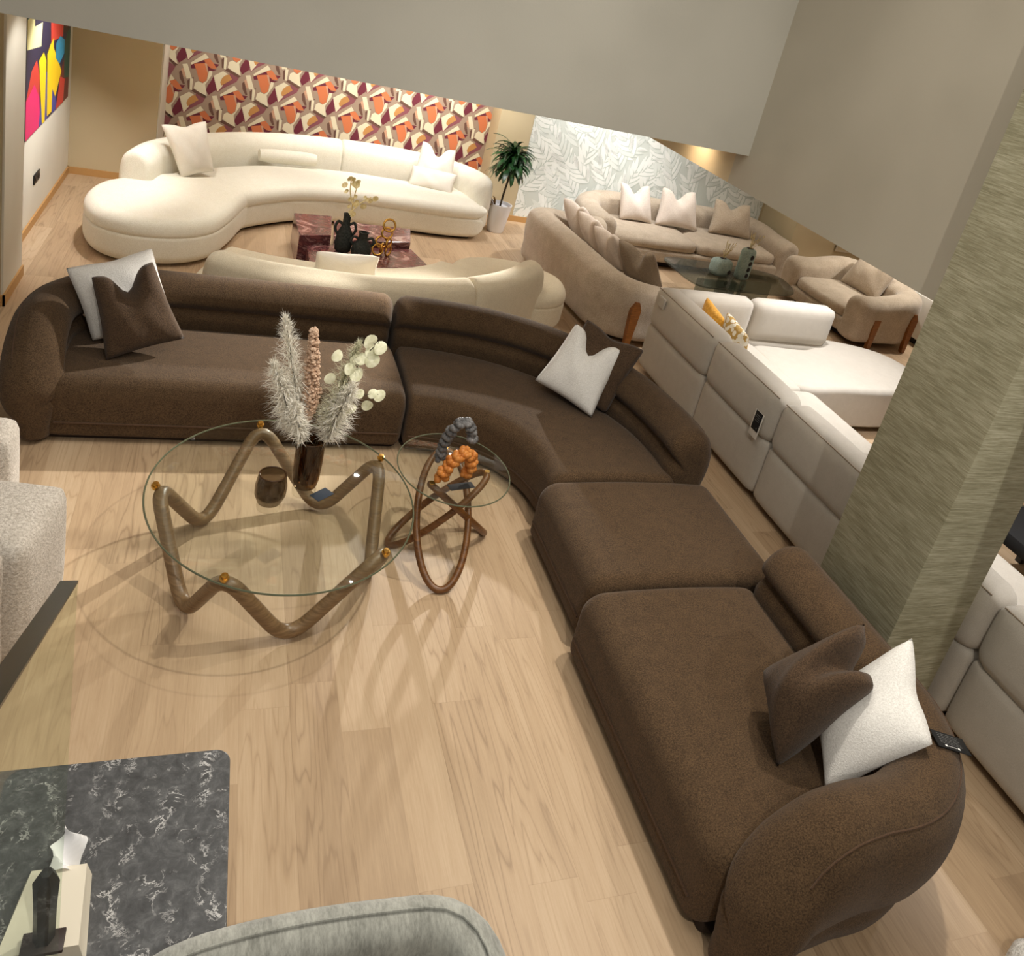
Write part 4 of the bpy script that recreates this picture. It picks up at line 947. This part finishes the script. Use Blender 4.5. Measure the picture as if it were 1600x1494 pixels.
# ------------------------------------------------------------------ light
def K(t):
    return {2700:(1,.71,.42), 3000:(1,.78,.53), 3500:(1,.925,.81), 4000:(1,.955,.88), 5000:(1,.985,.97)}[t]
def spot(name, loc, to, w, ang=70, blend=.5, k=3500, r=.04):
    l = bpy.data.lights.new(name, 'SPOT'); l.energy = w; l.spot_size = math.radians(ang); l.spot_blend = blend; l.color = K(k); l.shadow_soft_size = r
    o = bpy.data.objects.new(name, l); link(o); o.location = loc; o.rotation_euler = (Vector(to)-Vector(loc)).to_track_quat('-Z','Y').to_euler(); return o
def area(name, loc, to, w, sx, sy, k=3500):
    l = bpy.data.lights.new(name, 'AREA'); l.energy = w; l.shape = 'RECTANGLE'; l.size = sx; l.size_y = sy; l.color = K(k)
    o = bpy.data.objects.new(name, l); link(o); o.location = loc; o.rotation_euler = (Vector(to)-Vector(loc)).to_track_quat('-Z','Y').to_euler(); return o
H2 = 2.37
for x, y, w, k in ((-.6,8.8,52,4000),(.4,9.4,50,4000),(1.6,9.8,72,5000),(2.6,9.7,75,5000),(1.2,8.4,32,4000),(.5,7.0,55,4000),(2.2,7.2,22,3500)):
    spot('ceiling_spot', (x,y,H2), (x+.05,y+.15,0), w, 95, .6, k)
for x, w in ((-.1,32),(.9,50),(1.9,85),(2.9,95)): spot('wall_washer', (x,10.4,H2), (x,11.3,1.1), w, 100, .7, 4000)
for x, w in ((4.4,70),(5.3,62),(6.4,22)): spot('wall_washer', (x,9.9,H2), (x,10.9,1.1), w, 100, .7, 5000)
for x, y, w, k in ((4.5,9.2,110,5000),(5.5,9.8,60,5000),(6.9,9.4,40,3500),(4.1,8.0,50,3500),(7.6,8.0,55,3500),(8.75,7.75,170,4000),(8.9,9.2,35,3500)):  # last two are added to brighten the sideboard and the right pier
    spot('ceiling_spot', (x,y,H2), (x,y+.2,0), w, 95, .6, k)
for x, y, w, k in ((5.2,5.9,190,5000),(6.1,6.0,110,5000),(4.9,4.2,150,5000),(4.9,2.4,120,5000)):
    spot('ceiling_spot', (x,y,H2), (x,y,0), w, 95, .6, k)
spot('painting_spot', (-.75,8.5,H2), (-1.58,8.8,.7), 130, 90, .6, 5000)
spot('pier_spot', (-.9,7.0,H2), (-1.44,7.2,.9), 25, 90, .6, 4000)
spot('bulkhead_spot', (3.22,5.75,2.39), (3.46,5.75,2.20), 9, 130, .9, 3000)
# spots under the gallery ceiling that rake back over the brown sofa, lamps in the void above, and added fill lights
spot('raking_spot', (2.2,6.6,H2), (.25,5.3,.4), 620, 40, .5, 4000)
spot('raking_spot', (3.25,9.9,H2), (.1,3.0,.0), 1150, 34, .5, 4000, .06)
spot('void_spot', (3.0,3.3,5.2), (.7,2.2,0), 400, 70, .6, 3500, .06)
spot('void_spot', (2.9,4.6,5.2), (.5,2.8,0), 170, 70, .6, 3500, .05)
spot('void_spot', (.6,-1.2,5.2), (2.6,2.6,.8), 330, 80, .6, 3500)  # added unseen light to brighten the near face of the column
spot('void_spot', (3.1,-1.6,4.7), (3.5,2.4,1.2), 300, 42, 1.0, 4000)  # another added light, narrowed onto the near face of the column
area('void_fill', (1.0,2.4,5.3), (1.0,2.4,0), 70, 3.0, 3.0, 3500)  # unseen area light added as soft fill for the void
w = bpy.data.worlds.new('World'); bpy.context.scene.world = w; w.use_nodes = True
w.node_tree.nodes['Background'].inputs['Color'].default_value = (1,.96,.88,1); w.node_tree.nodes['Background'].inputs['Strength'].default_value = .26

# ------------------------------------------------------------------ camera (level solve of the photograph's vanishing points)
cam = bpy.data.cameras.new('camera'); co = bpy.data.objects.new('camera', cam); link(co)
R = ((.9206691,-.31211671,.23441756),(.09582462,-.40144573,-.91085617),(.37839936,.86106009,-.33969021))
right, down, fwd = [Vector(r) for r in R]; up = -down; back = -fwd
co.matrix_world = Matrix(((right.x,up.x,back.x,0),(right.y,up.y,back.y,0),(right.z,up.z,back.z,3.2),(0,0,0,1)))
cam.sensor_fit = 'HORIZONTAL'; cam.sensor_width = 36; cam.lens = 1314.19/1600*36
cam.shift_x = (800-864.47)/1600; cam.shift_y = (465.17-747)/1600; cam.clip_start = .05
sc = bpy.context.scene; sc.camera = co
sc.view_settings.view_transform = 'Standard'; sc.view_settings.look = 'None'; sc.view_settings.exposure = 0; sc.view_settings.gamma = 1
sc.cycles.use_denoising = True; sc.cycles.max_bounces = 10; sc.cycles.transparent_max_bounces = 24; sc.cycles.sample_clamp_indirect = 6; sc.cycles.caustics_reflective = False; sc.cycles.caustics_refractive = False
